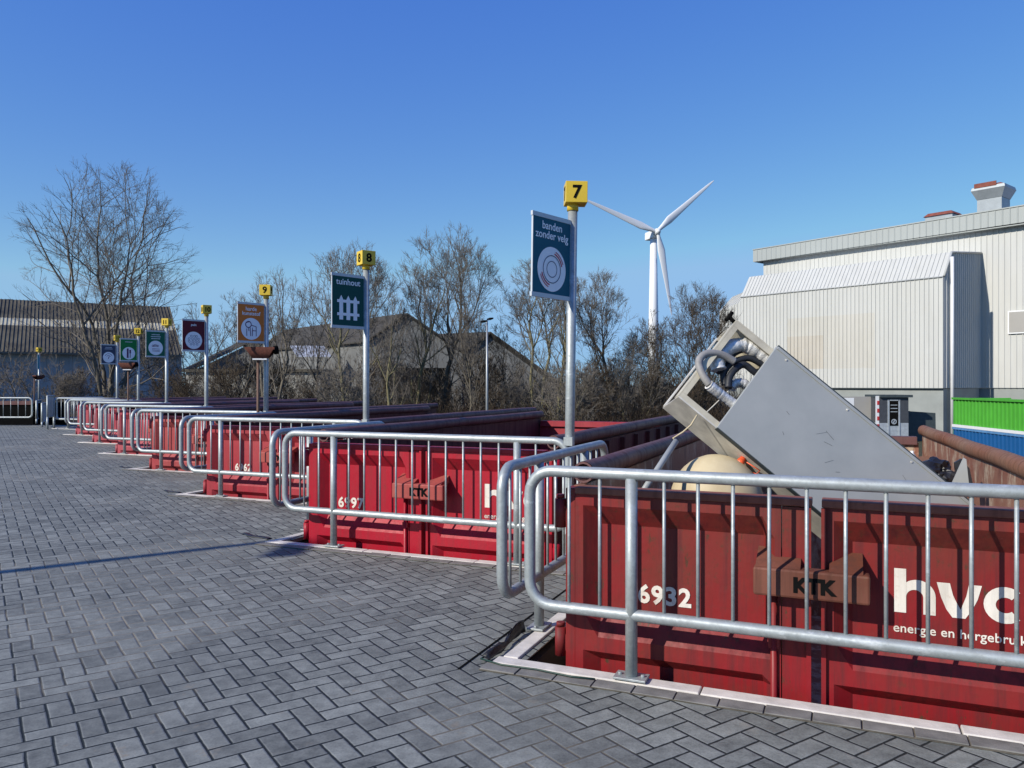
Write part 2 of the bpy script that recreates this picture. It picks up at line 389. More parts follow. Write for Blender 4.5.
# sawtooth edge from far left to near right
for k in range(NB-1, -1, -1):
    uL = -.62; uR = -.62 + 3.405
    EDGE.append(W(uL, .04, 0, k)); EDGE.append(W(uR if k == 0 else -.62, .04 if k == 0 else .04, 0, k) if False else W(2.79, .04, 0, k))
pts = []
for k in range(NB-1, -1, -1):
    pts.append(W(-.62, .04, 0, k))
    pts.append(W(-.62, .04, 0, k-1) + EV*((W(0,.04,0,k)-W(0,.04,0,k-1)).dot(EV)))
# last right notch -> nearer bay
pts.append(W(-.62, .04, 0, -1)); pts.append(W(6, .04, 0, -1))
first = pts[0]
topleft = first + EV*2.16
P = [Vector((9.5,-8,0)), Vector((-45,-8,0)), Vector((-45,29.9,0)), Vector((-17.9,29.9,0)), ] + pts + [Vector((9.5, pts[-1].y, 0))]
P[3] = Vector((first.x - .2, 29.9, 0))
from mathutils.geometry import tessellate_polygon
mb = MB(); tris = tessellate_polygon([P])
vs = [tuple(p) for p in P]
fs = []
for t in tris:
    a, b, c = [Vector(vs[i]) for i in t]
    fs.append(tuple(t) if (b-a).cross(c-a).z > 0 else tuple(reversed(t)))
mb.add(vs, fs)
tag(mb.build('paved_yard', M['paver']), kind='structure')

# kerb strips (raised pale concrete) along the saw-tooth
mb = MB()
def strip(p, q, n_in, wd=.10, h=.012, seg=1.0, dp=.05):
    p, q = Vector(p), Vector(q); L = (q-p).length; d = (q-p).normalized(); n = max(1, round(L/seg)); s = 0
    for i in range(n):
        a = p + d*(L*i/n + .004); ln = L/n - .008
        dz = random.uniform(-.003, .003); sh = random.uniform(-.003, .003)
        mb.obox(a + n_in*(-wd+sh) + Vector((0,0,-dp)), d*ln, n_in*(wd), Vector((0,0,dp+h+dz)))
for k in range(-1, NB):
    a = W(-.62, .05, 0, k)
    R_ = W(-.62, .05, 0, k-1) + EV*((W(0,.05,0,k)-W(0,.05,0,k-1)).dot(EV))
    if k == -1: R_ = W(5, .05, 0, k)
    strip(a - EU*.16, R_ - EU*.165, EV)
    b = a + EV*((R_ - a).dot(EV) + 2.157-.13)
    if k < NB-1 or True: strip(a - EU*.04 + EV*.004, b - EU*.04, EU, .09)
tag(bevel(mb.build('kerb', M['kerb']), .006), kind='structure')
mb = MB(); mj = MB()       # straight header course of pavers along each front kerb
for k in range(0, 4):
    u = -.80; j_ = 0
    mj.obox(W(-.80, -.165, .0025, k), EU*(3.4), EV*.112, Vector((0,0,.001)))
    while u < 2.58:
        rj = random.uniform(-.003, .003)
        mb.obox(W(u+.004, -.160+rj, .0045, k), EU*.202, EV*.100, Vector((0,0,.006+random.uniform(-.002,.002)))); u += .21
tag(bevel(mb.build('edge_pavers', simple('edge_paver_grey', (.12,.116,.108), .8, 0, .35, 7, .4, .35, (.24,.23,.21))), .004), kind='structure')
tag(mj.build('edge_joint_sand', simple('joint_sand', (.14,.12,.09), .9, 0, .5, 12)), kind='structure')
# retaining wall under the kerb
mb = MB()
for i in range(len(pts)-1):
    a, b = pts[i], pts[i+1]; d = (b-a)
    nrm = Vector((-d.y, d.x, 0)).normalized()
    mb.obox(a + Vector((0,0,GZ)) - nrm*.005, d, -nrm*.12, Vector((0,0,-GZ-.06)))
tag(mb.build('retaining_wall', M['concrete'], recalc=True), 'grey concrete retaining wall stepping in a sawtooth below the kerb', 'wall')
# dark open joint beside the first bay
mb = MB(); a = W(-.91, -.2, .004); mb.obox(a, EU*.012, EV*2.25, Vector((0,0,.001)))
tag(mb.build('paving_joint', M['black']), kind='structure')

# ------------------------------------------------------------------ railings
def rrect(L, z0, z1, r, x0=0., seg=6):
    """closed rounded rectangle in x/z"""
    pts = []
    for cx, cz, a0 in ((x0+L-r, z0+r, -90), (x0+L-r, z1-r, 0), (x0+r, z1-r, 90), (x0+r, z0+r, 180)):
        for i in range(seg+1):
            a = R(a0 + 90*i/seg); pts.append((cx + r*math.cos(a), 0, cz + r*math.sin(a)))
    return pts
def make_rail(L, x0, posts, sp, label, cat, group, bar0, clamp=None):
    t = empty('railing', (0,0,.02), YAW, label, cat, group)
    ZB, ZT = .325, 1.055
    mb = MB(); mb.tube(rrect(L, ZB, ZT, .13, x0), .031, 14, closed=True); mb.build('frame', M['galv'], t)
    for p in posts:
        mb = MB(); mb.cyl((p,0,.006), (p,0,ZT-.02), .0315, 14); po = mb.build('post', M['galv'], t)
        mb = MB(); mb.box(p-.085,-.055,0,p+.085,.055,.012)
        for sx in (-.06,.06): mb.cyl((p+sx,0,.010),(p+sx,0,.024),.011,6)
        bevel(mb.build('base_plate', M['galv'], po), .002)
    x = bar0
    while x < x0+L-.08:
        if x > x0+.08 and all(abs(x-p) > .05 for p in posts):
            mb = MB(); mb.cyl((x,0,ZB), (x,0,ZT), .0095, 8); mb.build('baluster', M['galv'], t)
        x += sp
    if clamp:
        mb = MB()
        for z in (ZB, ZT):
            mb = MB(); mb.box(x0+L-.03,-.03,z-.035,x0+L+.045,.03,z+.035); mb.build('clamp', M['galv'], t)
    return t
fr = make_rail(2.9, -.567, (0, 1.875), .1705, 'x', 'railing', 'railings along the bay fronts', -.341, True)
sr = make_rail(2.05, .03, (.61, 1.54), .155, 'x', 'railing', 'railings down the bay sides', .145)
sr.rotation_euler = (0,0,YAW+R(90))
ords = ['nearest', 'second', 'third', 'fourth', 'fifth', 'sixth', 'seventh', 'farthest']
near_of = ['in front of the dirty red container 6932', 'in front of the bright red container numbered 6997',
           'in front of the red container numbered 6962', 'in front of the faded red container behind pole 9', 'in front of the red container beside pole 10',
           'in front of the container beside pole 11', 'in front of the pinkish container beside pole 12', 'across the farthest bay without a container']
for k in range(NB):
    a = fr if k == 0 else copy_tree(fr)
    a.location = W(0, 0, .02, k); a['label'] = 'galvanised railing with rounded corners ' + near_of[k]
    b = sr if k == 0 else copy_tree(sr)
    b.location = W(-.747, 0, .02, k)
    b['label'] = ('galvanised side railing running back from the left corner of the %s bay, beside the railing %s' % (ords[k], ['at container 6932','at container 6997','at container 6962','of the fourth bay','of the fifth bay','of the sixth bay','of the seventh bay','of the last bay'][k]))
    # keep labels within 16 words
    b['label'] = 'galvanised side railing running back from the left front corner of ' + ['container 6932','container 6997','container 6962','the faded container after 6962','the container beside pole 10','the container beside pole 11','the container beside pole 12','the empty bay'][k]

# ------------------------------------------------------------------ sign poles
def chair_icon(mb, sc=1.):
    pass
SIGN = {
 7: ('blue', 'banden\nzonder velg', 'tyre'), 8: ('green_dark', 'tuinhout', 'fence'), 9: ('orange', 'harde\nkunststof', 'chair'),
 10: ('maroon', 'puin', 'rubble'), 11: ('green', '', 'clump'), 12: ('leaf', '', 'door'), 13: ('slate', '', 'arc')}
def disc(r, n=40): return [(r*math.cos(2*math.pi*i/n), r*math.sin(2*math.pi*i/n)) for i in range(n)]
def ringpts(mb, cx, cz, r, wd, a0=0, a1=360, n=40, y=-.014):
    full = abs(a1-a0) >= 360; N = n
    for i in range(N):
        t0 = R(a0+(a1-a0)*i/N); t1 = R(a0+(a1-a0)*(i+1)/N)
        q = [(cx+(r-wd/2)*math.cos(t0), cz+(r-wd/2)*math.sin(t0)), (cx+(r+wd/2)*math.cos(t0), cz+(r+wd/2)*math.sin(t0)),
             (cx+(r+wd/2)*math.cos(t1), cz+(r+wd/2)*math.sin(t1)), (cx+(r-wd/2)*math.cos(t1), cz+(r-wd/2)*math.sin(t1))]
        mb.add([(x, y, z) for x, z in q], [(0,1,2,3)])
def bar2(mb, p, q, wd, y=-.014):
    p = Vector((p[0], p[1])); q = Vector((q[0], q[1])); d = (q-p).normalized(); n = Vector((-d.y, d.x))*wd/2
    c = [p-n, q-n, q+n, p+n]
    mb.add([(v.x, y, v.y) for v in c], [(0,1,2,3)])
PANEL_AZ = R(42)                 # panel hangs from the pole towards the camera side
pdir = Vector((-math.sin(PANEL_AZ), -math.cos(PANEL_AZ), 0))     # pole -> outer edge
boxyaw = {7: 2, 8: 34, 9: 3, 10: 34, 11: -6, 12: 8, 13: 40, 14: 60}   # z rotation of number box (deg)
pole_lab = {7:'galvanised sign pole with yellow number 7 and a dark blue banden zonder velg panel',
 8:'galvanised sign pole with yellow number 8 and a dark green tuinhout panel', 9:'galvanised sign pole with yellow number 9 and an orange panel showing a chair',
 10:'galvanised sign pole with yellow number 10 and a dark maroon panel', 11:'galvanised sign pole with yellow number 11 and a deep green panel above the railings',
 12:'galvanised sign pole with yellow number 12 and a bright green panel', 13:'galvanised sign pole with narrow yellow box and a slate blue panel',
 14:'distant galvanised sign pole with yellow box and teal panel at the far left corner'}
def make_pole(num, loc, panel_dir=pdir):
    g = 'numbered sign poles between the container bays'
    t = empty('sign_pole', loc, 0, pole_lab[num], 'sign pole', g)
    mb = MB(); mb.cyl((0,0,.004), (0,0,3.02), .040, 16); mb.build('pole', M['galv'], t)
    mb = MB(); mb.box(-.1,-.1,0,.1,.1,.014); mb.build('base_plate', M['galv'], t)
    mb = MB(); mb.cyl((0,0,2.99),(0,0,3.06),.048,16); mb.build('collar', M['yellow'], t)
    ya = R(boxyaw[num]); h = .09
    mb = MB(); mb.box(-h,-h,0,h,h,.175)
    b = bevel(mb.build('number_box', M['yellow'], t, (0,0,3.045)), .003); b.rotation_euler = (0,0,ya)
    for q in range(4):
        r = Matrix.Rotation(R(90*q), 4, 'Z')
        m = r @ frame_mtx((0,-h-.002,.036), (1,0,0), (0,0,1))
        s_ = '7' if False else str(num)
        text('number', s_, .15 if num < 10 else .135, M['black'], m, b, .004, .001, 'CENTER', .9)
    # panel
    if num in SIGN:
        col, body, icon = SIGN[num]
    else: col, body, icon = 'teal', '', None
    PW, PH = .47, .60
    ang = math.atan2(-panel_dir.y, -panel_dir.x)      # local +x points from outer edge to pole
    pn = empty('panel_mount', (0,0,0))
    bpy.data.objects.remove(pn)
    mb = MB(); 
    # slightly bowed sheet
    n = 10; vs = []; 
    for i in range(n+1):
        x = -.045 - PW + PW*i/n; y = -.012*math.sin(math.pi*i/n)*0
        vs += [(x,y-.010,2.27),(x,y-.010,2.27+PH),(x,y,2.27),(x,y,2.27+PH)]
    fs = []
    for i in range(n):
        a = i*4; b2 = a+4
        fs += [(a,b2,b2+1,a+1),(a+2,a+3,b2+3,b2+2),(a+1,b2+1,b2+3,a+3),(a,a+2,b2+2,b2)]
    fs += [(0,1,3,2),(n*4,n*4+2,n*4+3,n*4+1)]
    mb.add(vs, fs)
    p = mb.build('sign_panel', M['sign_'+col], t); p.rotation_euler = (0,0,ang)
    mb = MB()
    for z in (2.235, 2.27+PH):
        mb.box(-.045-PW-.012, -.014, z, -.035, .006, z+.035)
    mb.box(-.045-PW-.005,-.012,2.27,-.045-PW,.004,2.27+PH)
    for z in (2.25, 2.275+PH): mb.box(-.05,-.012,z-.01,0,.012,z+.02)
    fm = mb.build('panel_rail', M['signframe'], t); fm.rotation_euler = (0,0,ang)
    cx = -.045-PW/2
    def sub(mb, name, mat):
        o = mb.build(name, mat, p); return o
    if body:
        for li, line in enumerate(body.split('\n')):
            text('lettering', line, .104 if num == 8 else .088 if len(line) > 4 else .07, M['signwhite'], frame_mtx((cx, -.0125, 2.27+PH-(.10 if num != 7 else .085)-.075*li), (1,0,0), (0,0,1)), p, .0012, .0008, 'CENTER')
    elif icon:
        for li in range({'clump':3,'door':1,'arc':2}[icon]):
            mb = MB(); hw = (.10, .12, .11)[li]; zl = 2.27+PH-.07-.05*li
            pts_ = [(cx-hw+2*hw*q/24, zl+.006*((q*7) % 3-1)) for q in range(25)]
            for q in range(24): bar2(mb, pts_[q], pts_[q+1], .016, -.0125)
            sub(mb, 'lettering', M['white'])
    if icon and icon != 'fence':
        mb = MB(); zc = 2.27+.20; rr = .18
        mb.add([(cx+x, -.012, zc+z) for x, z in disc(rr)], [tuple(range(40))]); sub(mb, 'white_disc', M['signwhite'])
    if icon == 'tyre':
        
        for r_, w_ in ((.110,.007),(.064,.006)): mb = MB(); ringpts(mb, cx, zc, r_, w_); sub(mb, 'tyre_ring', M['ink_blue'])
        for a in (15, 195):
            mb = MB(); ringpts(mb, cx, zc, .130, .011, a, a+62, 14, -.0145); ringpts(mb, cx, zc, .150, .008, a+5, a+58, 14, -.0145)
            sub(mb, 'arrow_symbol', M['ink_red'])
    if icon == 'fence':
        mb = MB(); z0 = 2.27+.07
        for q in (-1,0,1):
            x = cx + q*.105
            mb.add([(x-.028,-.012,z0),(x+.028,-.012,z0),(x+.028,-.012,z0+.25),(x,-.012,z0+.30),(x-.028,-.012,z0+.25)], [(0,1,2,3,4)])
        for z in (z0+.05, z0+.21): mb.add([(cx-.165,-.0135,z),(cx+.165,-.0135,z),(cx+.165,-.0135,z+.035),(cx-.165,-.0135,z+.035)], [(0,1,2,3)])
        sub(mb, 'fence_symbol', M['signwhite'])
    if icon == 'chair':
        mb = MB()
        ringpts(mb, cx-.05, zc+.07, .05, .014)
        for a, b_ in (((.0,.06),(.09,.04)),((.09,.04),(.09,-.12)),((.02,-.03),(.09,-.03)),((.02,.02),(.02,-.12)),((-.02,.02),(-.01,-.12)),((-.08,0),(-.08,-.12)),((-.05,.02),(-.04,-.04)),((-.09,.1),(-.02,.12))):
            bar2(mb, (cx+a[0], zc+a[1]), (cx+b_[0], zc+b_[1]), .012)
        sub(mb, 'chair_symbol', M['ink_purple'])
    if icon in ('rubble', 'clump', 'arc', 'door'):
        mb = MB(); rd = random.Random(num)
        if icon == 'rubble':
            for r_ in range(4):
                for q in range(3 if r_ in (0,3) else 4):
                    x = cx-.11+.065*q+rd.uniform(-.01,.01)+(.03 if r_ in (0,3) else 0); z = zc-.1+.055*r_
                    ringpts(mb, x+.02, z+.02, .022, .007, 0, 360, 7)
        elif icon == 'clump':
            for q in range(5): ringpts(mb, cx-.07+.03*q, zc+.05+rd.uniform(-.02,.02), .022, .01, 0, 360, 8)
            for q in range(3): bar2(mb, (cx-.09, zc-.02-.03*q), (cx+.10, zc-.03-.03*q+rd.uniform(-.01,.01)), .009)
        elif icon == 'arc':
            ringpts(mb, cx, zc, .12, .012, 20, 160, 20); ringpts(mb, cx, zc-.01, .07, .012, 30, 150, 16); bar2(mb, (cx-.01, zc-.05), (cx+.02, zc+.03), .02)
        else:
            bar2(mb, (cx-.03, zc-.14), (cx-.03, zc+.14), .05); bar2(mb, (cx+.04, zc+.0), (cx+.04, zc+.10), .045); bar2(mb, (cx+.04, zc-.13), (cx+.04, zc), .02)
        sub(mb, 'symbol', M['ink_purple'] if icon != 'rubble' else M['ink_blue'])
    if num == 7: t.rotation_euler = (0, R(.75), 0); b.location.x += .022
    return t
for k in range(7):
    make_pole(7+k, W(-1.1, 2.2, .0, k))
make_pole(14, Vector(((39-512)/F*35, 35, 0)), Vector((.40, -.92, 0)).normalized())

def make_trough(loc, rz, label, postx):
    t = empty('lamp_trough', loc, rz, label, 'trough', 'rusty troughs hung on the sign poles')
    mb = MB(); n = 14; L = .22; prof = [(.11*math.cos(math.pi*i/n), -.15*math.sin(math.pi*i/n)) for i in range(n+1)]
    for s0, r0 in ((1, 1.),):
        vs = []
        for x, sc in ((-L, 1.), (-L+.05, 1.), (L, .95)):
            vs += [(x*1. - (0.06*(z/.1) if x < 0 else -0.06*(z/.1)), y*sc, z*sc) for y, z in prof]
        N = n+1
        mb.add(vs, [(r*N+i, r*N+i+1, (r+1)*N+i+1, (r+1)*N+i) for r in range(2) for i in range(n)], 0, True)
        mb.add([(x + (0 if True else 0), y, z) for x in (-L-.02, L+.02) for y, z in ((-.105, 0), (.105, 0), (.105, .04), (-.105, .04))],
               [(0,1,2,3),(4,7,6,5),(0,4,5,1),(3,2,6,7),(0,3,7,4),(1,5,6,2)])
    b = mb.build('trough_body', M['trough'], t)
    mb = MB(); mb.cyl((L-.01,0,-.01),(L+.055,0,0),.072,14); mb.build('dark_end', M['black'], t)  # black plug paints the shade inside the trough's right end
    mb = MB(); mb.box(-L+.09,-.045,-.172,L-.12,.045,-.147); mb.build('underside_strip', M['white'], t)
    mb = MB(); mb.cyl((postx,.02,-.1),(postx,.02,-loc[2]+.01),.024,10); mb.build('prop_post', M['brownpost'], t)
    return t
p9 = W(-1.1, 2.2, 0, 2); make_trough((p9.x-.045, p9.y-.12, 2.13), R(4), 'rust red half round trough on pole 9 under the orange panel', -.055)
p12 = W(-1.1, 2.2, 0, 5); make_trough((p12.x-.25, p12.y-.12, 2.15), R(2), 'rust red half round trough beside pole 12 under the bright green panel', 0.)
make_trough(((38.5-512)/F*34.8, 34.8, 1.93), R(75), 'dark trough on the distant pole at the far left corner', -.2)

# ------------------------------------------------------------------ containers
CW, CL, ZBASE = 2.55, 6.3, -1.45
def f_prof(z):
    def ss(a, b, t): return max(0., min(1., (t-a)/(b-a)))
    A = min(ss(.875, .765, z) if z > .5 else 1, ss(.155, .285, z)) if .155 <= z <= .875 else 0
    B = min(ss(.075, .02, z), ss(-.62, -.55, z)) * .7 if -.62 <= z <= .075 else 0
    Cc = min(ss(-.70, -.76, z), ss(-1.3, -1.24, z)) * .8 if -1.3 <= z <= -.70 else 0
    return max(A, B, Cc)
DZ = [.935, .875, .765, .285, .155, .075, .02, -.55, -.62, -.70, -.76, -1.24, -1.3, -1.40]
def door_mesh(x0, x1, depth=.085):
    xs = [x0, x0+.045, x0+.13, x1-.09, x1-.03, x1]
    fx = [0, 0, 1, 1, 0, 0]
    if x1-x0 < .3: xs = [x0, x1]; fx = [0, 0]
    mb = MB(); vs = []
    for z in DZ:
        fz = f_prof(z)
        for x, g in zip(xs, fx): vs.append((x, min(fz, g*1.0)*depth if g < 1 else fz*depth, z-ZBASE))
    nx = len(xs); fs = []
    for r in range(len(DZ)-1):
        for c in range(nx-1): fs.append((r*nx+c, (r+1)*nx+c, (r+1)*nx+c+1, r*nx+c+1))
    mb.add(vs, fs)
    # back sheet and top edge
    mb.box(x0, depth+.015, -1.40-ZBASE, x1, depth+.03, .935-ZBASE)
    mb.add([(x0,0,.935-ZBASE),(x1,0,.935-ZBASE),(x1,depth+.03,.935-ZBASE),(x0,depth+.03,.935-ZBASE)], [(0,1,2,3)])
    mb.add([(x0,0,-1.4-ZBASE),(x0,0,.935-ZBASE),(x0,depth+.03,.935-ZBASE),(x0,depth+.03,-1.4-ZBASE)], [(0,1,2,3)])
    mb.add([(x1,0,-1.4-ZBASE),(x1,depth+.03,-1.4-ZBASE),(x1,depth+.03,.935-ZBASE),(x1,0,.935-ZBASE)], [(0,1,2,3)])
    return mb
def hvc_logo(name, x, z, H, parent, y):
    mb = MB()
    def P(poly): mb.add([(x+a*H, y, z+b*H) for a, b in poly], [tuple(range(len(poly)))])
    def quadstrip(o, i):
        for a in range(len(o)-1): P([o[a], o[a+1], i[a+1], i[a]])
    P([(0,0),(.245,0),(.245,1),(0,1)])
    # arch: outer / inner arcs
    n = 14
    outer = [(.47+.37*math.cos(R(127-127*i/n)), .40+.37*math.sin(R(127-127*i/n))) for i in range(n+1)]
    inner = [(.42+.173*math.cos(R(180-180*i/n)), .37+.17*math.sin(R(180-180*i/n))) for i in range(n+1)]
    quadstrip(inner, outer)
    P([(inner[-1][0],0),(outer[-1][0],0),outer[-1],inner[-1]])
    # v with curved legs
    L1 = [(.86,.76),(.95,.42),(1.05,.17),(1.17,0)]; L2 = [(1.12,.76),(1.18,.50),(1.25,.34),(1.33,.19)]
    for a in range(3): P([L1[a], L1[a+1], L2[a+1], L2[a]][::1])
    P([(1.17,0),(1.42,0),(1.33,.19)])
    R1 = [(1.42,0),(1.55,.2),(1.66,.45),(1.74,.76)]; R2 = [(1.33,.19),(1.38,.33),(1.44,.50),(1.49,.76)]
    for a in range(3): P([R2[a], R1[a], R1[a+1], R2[a+1]])
    # c
    cx, cz = 2.18, .38
    n = 20
    for i in range(n):
        a0 = R(48+264*i/n); a1 = R(48+264*(i+1)/n)
        P([(cx+.18*math.cos(a0), cz+.17*math.sin(a0)), (cx+.41*math.cos(a0), cz+.40*math.sin(a0)),
           (cx+.41*math.cos(a1), cz+.40*math.sin(a1)), (cx+.18*math.cos(a1), cz+.17*math.sin(a1))])
    me_o = mb.build(name, M['white_paint'], parent)
    return me_o
def make_container(k, red, tube_l, tube_r, inner, latchm, label, num=None, numx=.42, hvcx=None):
    t = empty('skip_container', W(-.42, .158, ZBASE, k), YAW, label, 'container', 'red waste containers in the sawtooth bays')
    z = lambda q: q - ZBASE
    # side walls with outside ribs
    for s, nm in ((0, 'side_wall'), (1, 'side_wall')):
        mb = MB(); x = .02 if s == 0 else CW-.07
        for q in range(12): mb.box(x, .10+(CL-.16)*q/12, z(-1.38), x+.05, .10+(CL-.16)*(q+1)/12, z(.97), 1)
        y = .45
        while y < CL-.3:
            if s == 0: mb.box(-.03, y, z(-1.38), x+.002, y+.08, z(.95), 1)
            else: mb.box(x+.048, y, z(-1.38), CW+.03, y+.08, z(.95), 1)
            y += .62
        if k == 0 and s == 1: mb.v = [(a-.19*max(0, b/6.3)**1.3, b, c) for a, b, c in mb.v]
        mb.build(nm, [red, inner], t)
        mb = MB(); xc = .05 if s == 0 else CW-.05
        yy = [.18, .5, 1.2, 2.2, 3.3, 4.4, 5.4, CL-.02]
        rd = random.Random(k*5+s)
        mb.tube([(xc+rd.uniform(-.004,.004), q, z(1.035)+rd.uniform(-.005,.005)) for q in yy], .062, 16, caps=False)
        # hollow end
        for yq, sg in ((.18, 1), (CL-.02, -1)):
            r1 = [(xc+.062*math.cos(a*math.pi/8), yq, z(1.035)+.062*math.sin(a*math.pi/8)) for a in range(16)]
            r2 = [(xc+.050*math.cos(a*math.pi/8), yq, z(1.035)+.050*math.sin(a*math.pi/8)) for a in range(16)]
            r3 = [(xc+.050*math.cos(a*math.pi/8), yq+.09*sg, z(1.035)+.050*math.sin(a*math.pi/8)) for a in range(16)]
            mb.add(r1+r2+r3, [(i,(i+1)%16,16+(i+1)%16,16+i) for i in range(16)] + [(16+i,16+(i+1)%16,32+(i+1)%16,32+i) for i in range(16)] + [tuple(range(32,48))])
        if k == 0 and s == 1: mb.v = [(a-.19*max(0, b/6.3)**1.3, b, c-.035*b/6.3) for a, b, c in mb.v]
        mb.build('top_rail', tube_l if s == 0 else tube_r, t)
    mb = MB(); mb.box(.075, CL-.11, z(-1.38), CW-.30 if k == 0 else CW-.075, CL-.06, z(.86), 1)
    for x in (.5, 1.0, 1.5, 2.0): mb.box(x, CL-.062, z(-1.38), x+.1, CL+.005, z(.835), 0)
    mb.box(.10, CL-.16, z(.84), CW-.32 if k == 0 else CW-.10, CL+.01, z(.93), 2)
    mb.build('back_wall', [red, M['red_c'] if k == 1 else inner, M['red_c'] if k == 1 else tube_l], t)
    mb = MB(); mb.box(.075, .11, z(-1.40), CW-.075, CL-.115, z(-1.30)); mb.build('floor', inner, t)
    # corner posts
    for x in (0, CW-.06):
        mb = MB(); mb.box(x, .012, z(-1.42), x+.06, .13, z(.965)); bevel(mb.build('corner_post', red, t), .006)
    # hinges
    for x in (-.035,):
        for zz in (.74, .02, -.85):
            mb = MB(); mb.cyl((x,.03,z(zz)),(x,.03,z(zz+.16)),.032,12); mb.cyl((x,.03,z(zz+.165)),(x,.03,z(zz+.185)),.024,10)
            mb.box(x,.02,z(zz+.03),x+.05,.04,z(zz+.12)); mb.build('hinge', red, t)
    for zz in (.74, .02, -.85):
        mb = MB(); mb.cyl((CW+.035,.03,z(zz)),(CW+.035,.03,z(zz+.16)),.032,12); mb.box(CW-.02,.02,z(zz+.03),CW+.035,.04,z(zz+.12)); mb.build('hinge', red, t)
    # doors
    dl = door_mesh(.062, 1.145).build('door', red, t)
    mb = MB(); mb.box(1.15,.004,z(-1.4),1.285,.05,z(.93)); mb.box(1.265,-.022,z(-1.4),1.287,.004,z(.935)); mb.build('door_stile', red, t)
    dr = door_mesh(1.345, CW-.062).build('door', red, t)
    mb = MB(); mb.box(1.333,-.022,z(-1.4),1.355,.004,z(.935)); mb.build('door_flange', red, t)
    for a, b in ((.062, 1.29), (1.335, CW-.062)):
        mb = MB(); mb.box(a,-.012,z(.937),b,.10,z(.975)); bevel(mb.build('top_rim', M['rim'] if k == 0 else red, t), .005)
    # lock rod
    mb = MB(); mb.cyl((1.112,-.012,z(-1.38)),(1.112,-.012,z(.60)),.017,10)
    for zz in (.22,-.25,-.9): mb.box(1.085,-.02,z(zz),1.14,.01,z(zz+.05))
    mb.build('lock_rod', red, t)
    # latch housing
    mb = MB(); mb.box(1.02,-.10,z(.50),1.55,-.012,z(.64))
    lb = bevel(mb.build('latch_housing', latchm, t), .012, 2)
    for xa, xb in ((1.03,1.24),(1.37,1.52)):
        mb = MB()
        mb.add([(xa,-.088,z(.641)),(xb,-.088,z(.641)),(xb-.0,.082,z(.71)),(xa,.082,z(.71)),(xa,.082,z(.641)),(xb,.082,z(.641))],
               [(0,1,2,3),(0,3,4),(1,5,2),(0,4,5,1)])
        mb.build('bracket', latchm, t)
    text('lettering', 'KTK', .098, M['black'], frame_mtx((1.30,-.102,z(.535)), (1,0,0), (0,0,1)), lb, .005, .001, 'CENTER')
    if num:
        text('lettering', num, .135, M['white_paint'], frame_mtx((numx, .082, z(.352)), (1,0,0), (0,0,1)), dl, .0045, .0015, 'LEFT', 1.1)
    if hvcx:
        hvc_logo('logo', hvcx, z(.44), .212, dr, .0825)
        text('lettering', 'energie en hergebruik', .061, M['white_paint'], frame_mtx((hvcx-.005, .082, z(.345)), (1,0,0), (0,0,1)), dr, .0006, .001, 'LEFT', 1.02)
    return t
make_container(0, M['red_a'], M['tubedark'], M['tuberust'], M['rust'], M['latch'], 'dirty dark red container numbered 6932 with scrap metal piled inside', '6932', .395, 1.66)
make_container(1, M['red_b'], M['tubedark'], M['tubedark'], M['rustdark'], M['latch_b'], 'bright red container numbered 6997 behind the second railing', '6997', .30, 1.88)
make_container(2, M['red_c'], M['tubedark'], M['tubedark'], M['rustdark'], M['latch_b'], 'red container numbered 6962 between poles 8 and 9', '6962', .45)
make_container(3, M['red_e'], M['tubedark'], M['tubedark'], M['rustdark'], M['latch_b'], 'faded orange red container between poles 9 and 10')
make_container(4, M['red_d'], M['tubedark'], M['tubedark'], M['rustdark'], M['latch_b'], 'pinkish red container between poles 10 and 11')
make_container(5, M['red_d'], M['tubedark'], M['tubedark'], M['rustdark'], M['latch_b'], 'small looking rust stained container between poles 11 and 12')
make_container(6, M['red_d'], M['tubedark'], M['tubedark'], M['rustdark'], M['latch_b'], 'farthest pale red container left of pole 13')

# ------------------------------------------------------------------ scrap cabinet in container 6932
def ray(px, py): return Vector(((px-512)/F, 1, -(py-HY)/F))
r1 = ray(737,321.5); d1 = 5.4
P1 = r1*d1 + Vector((0,0,EYE))
vr = r1.normalized(); scr_r = vr.cross(Vector((0,0,1))).normalized(); scr_u = scr_r.cross(vr).normalized()
th_, ph_, ps_ = R(-40.9), R(6), R(32)
A2 = scr_r*math.cos(th_) + scr_u*math.sin(th_)
aA = (A2*math.cos(ph_) + vr*math.sin(ph_)).normalized()
n0 = aA.cross(scr_r.cross(aA)).normalized()
bq = vr.cross(aA).normalized()
if bq.z > 0: bq = -bq
vq = (vr - aA*vr.dot(aA)).normalized()
aB = (bq*math.cos(ps_) - vq*math.sin(ps_)).normalized(); aC = (vq*math.cos(ps_) + bq*math.sin(ps_)).normalized()
LB, LC, LA = 97/F*5.4/math.cos(ps_)*.905, .30, 2.5
G0 = .315                      # the grey front sheet starts here; above it the frame is open
cab = empty('switch_cabinet', P1, 0, 'large tilted grey metal cabinet with an open end, lying in container 6932', 'cabinet')
def cb_(mb, a0, b0, c0, a1, b1, c1, mi=0): mb.obox(aA*a0+aB*b0+aC*c0, aA*(a1-a0), aB*(b1-b0), aC*(c1-c0), mi)
mb = MB(); cb_(mb, G0, -.036, -.028, LA, LB+.012, -.003); bevel(mb.build('front_panel', M['cab_grey'], cab), .004)
mb = MB(); cb_(mb, G0+.004, -.043, -.034, LA, -.037, .01); cb_(mb, G0+.004, LB+.013, -.034, LA, LB+.019, .01); mb.build('edge_trim', M['darksteel'], cab)
mb = MB(); cb_(mb, 0, -.012, 0, LA, .0, LC); mb.build('upper_side', M['cab_beige'], cab)
mb = MB(); cb_(mb, .0, .001, .0, .34, .042, .010); cb_(mb, .0, .001, LC-.012, LA, .05, LC-.001); mb.build('frame_bar', M['cab_beige'], cab)
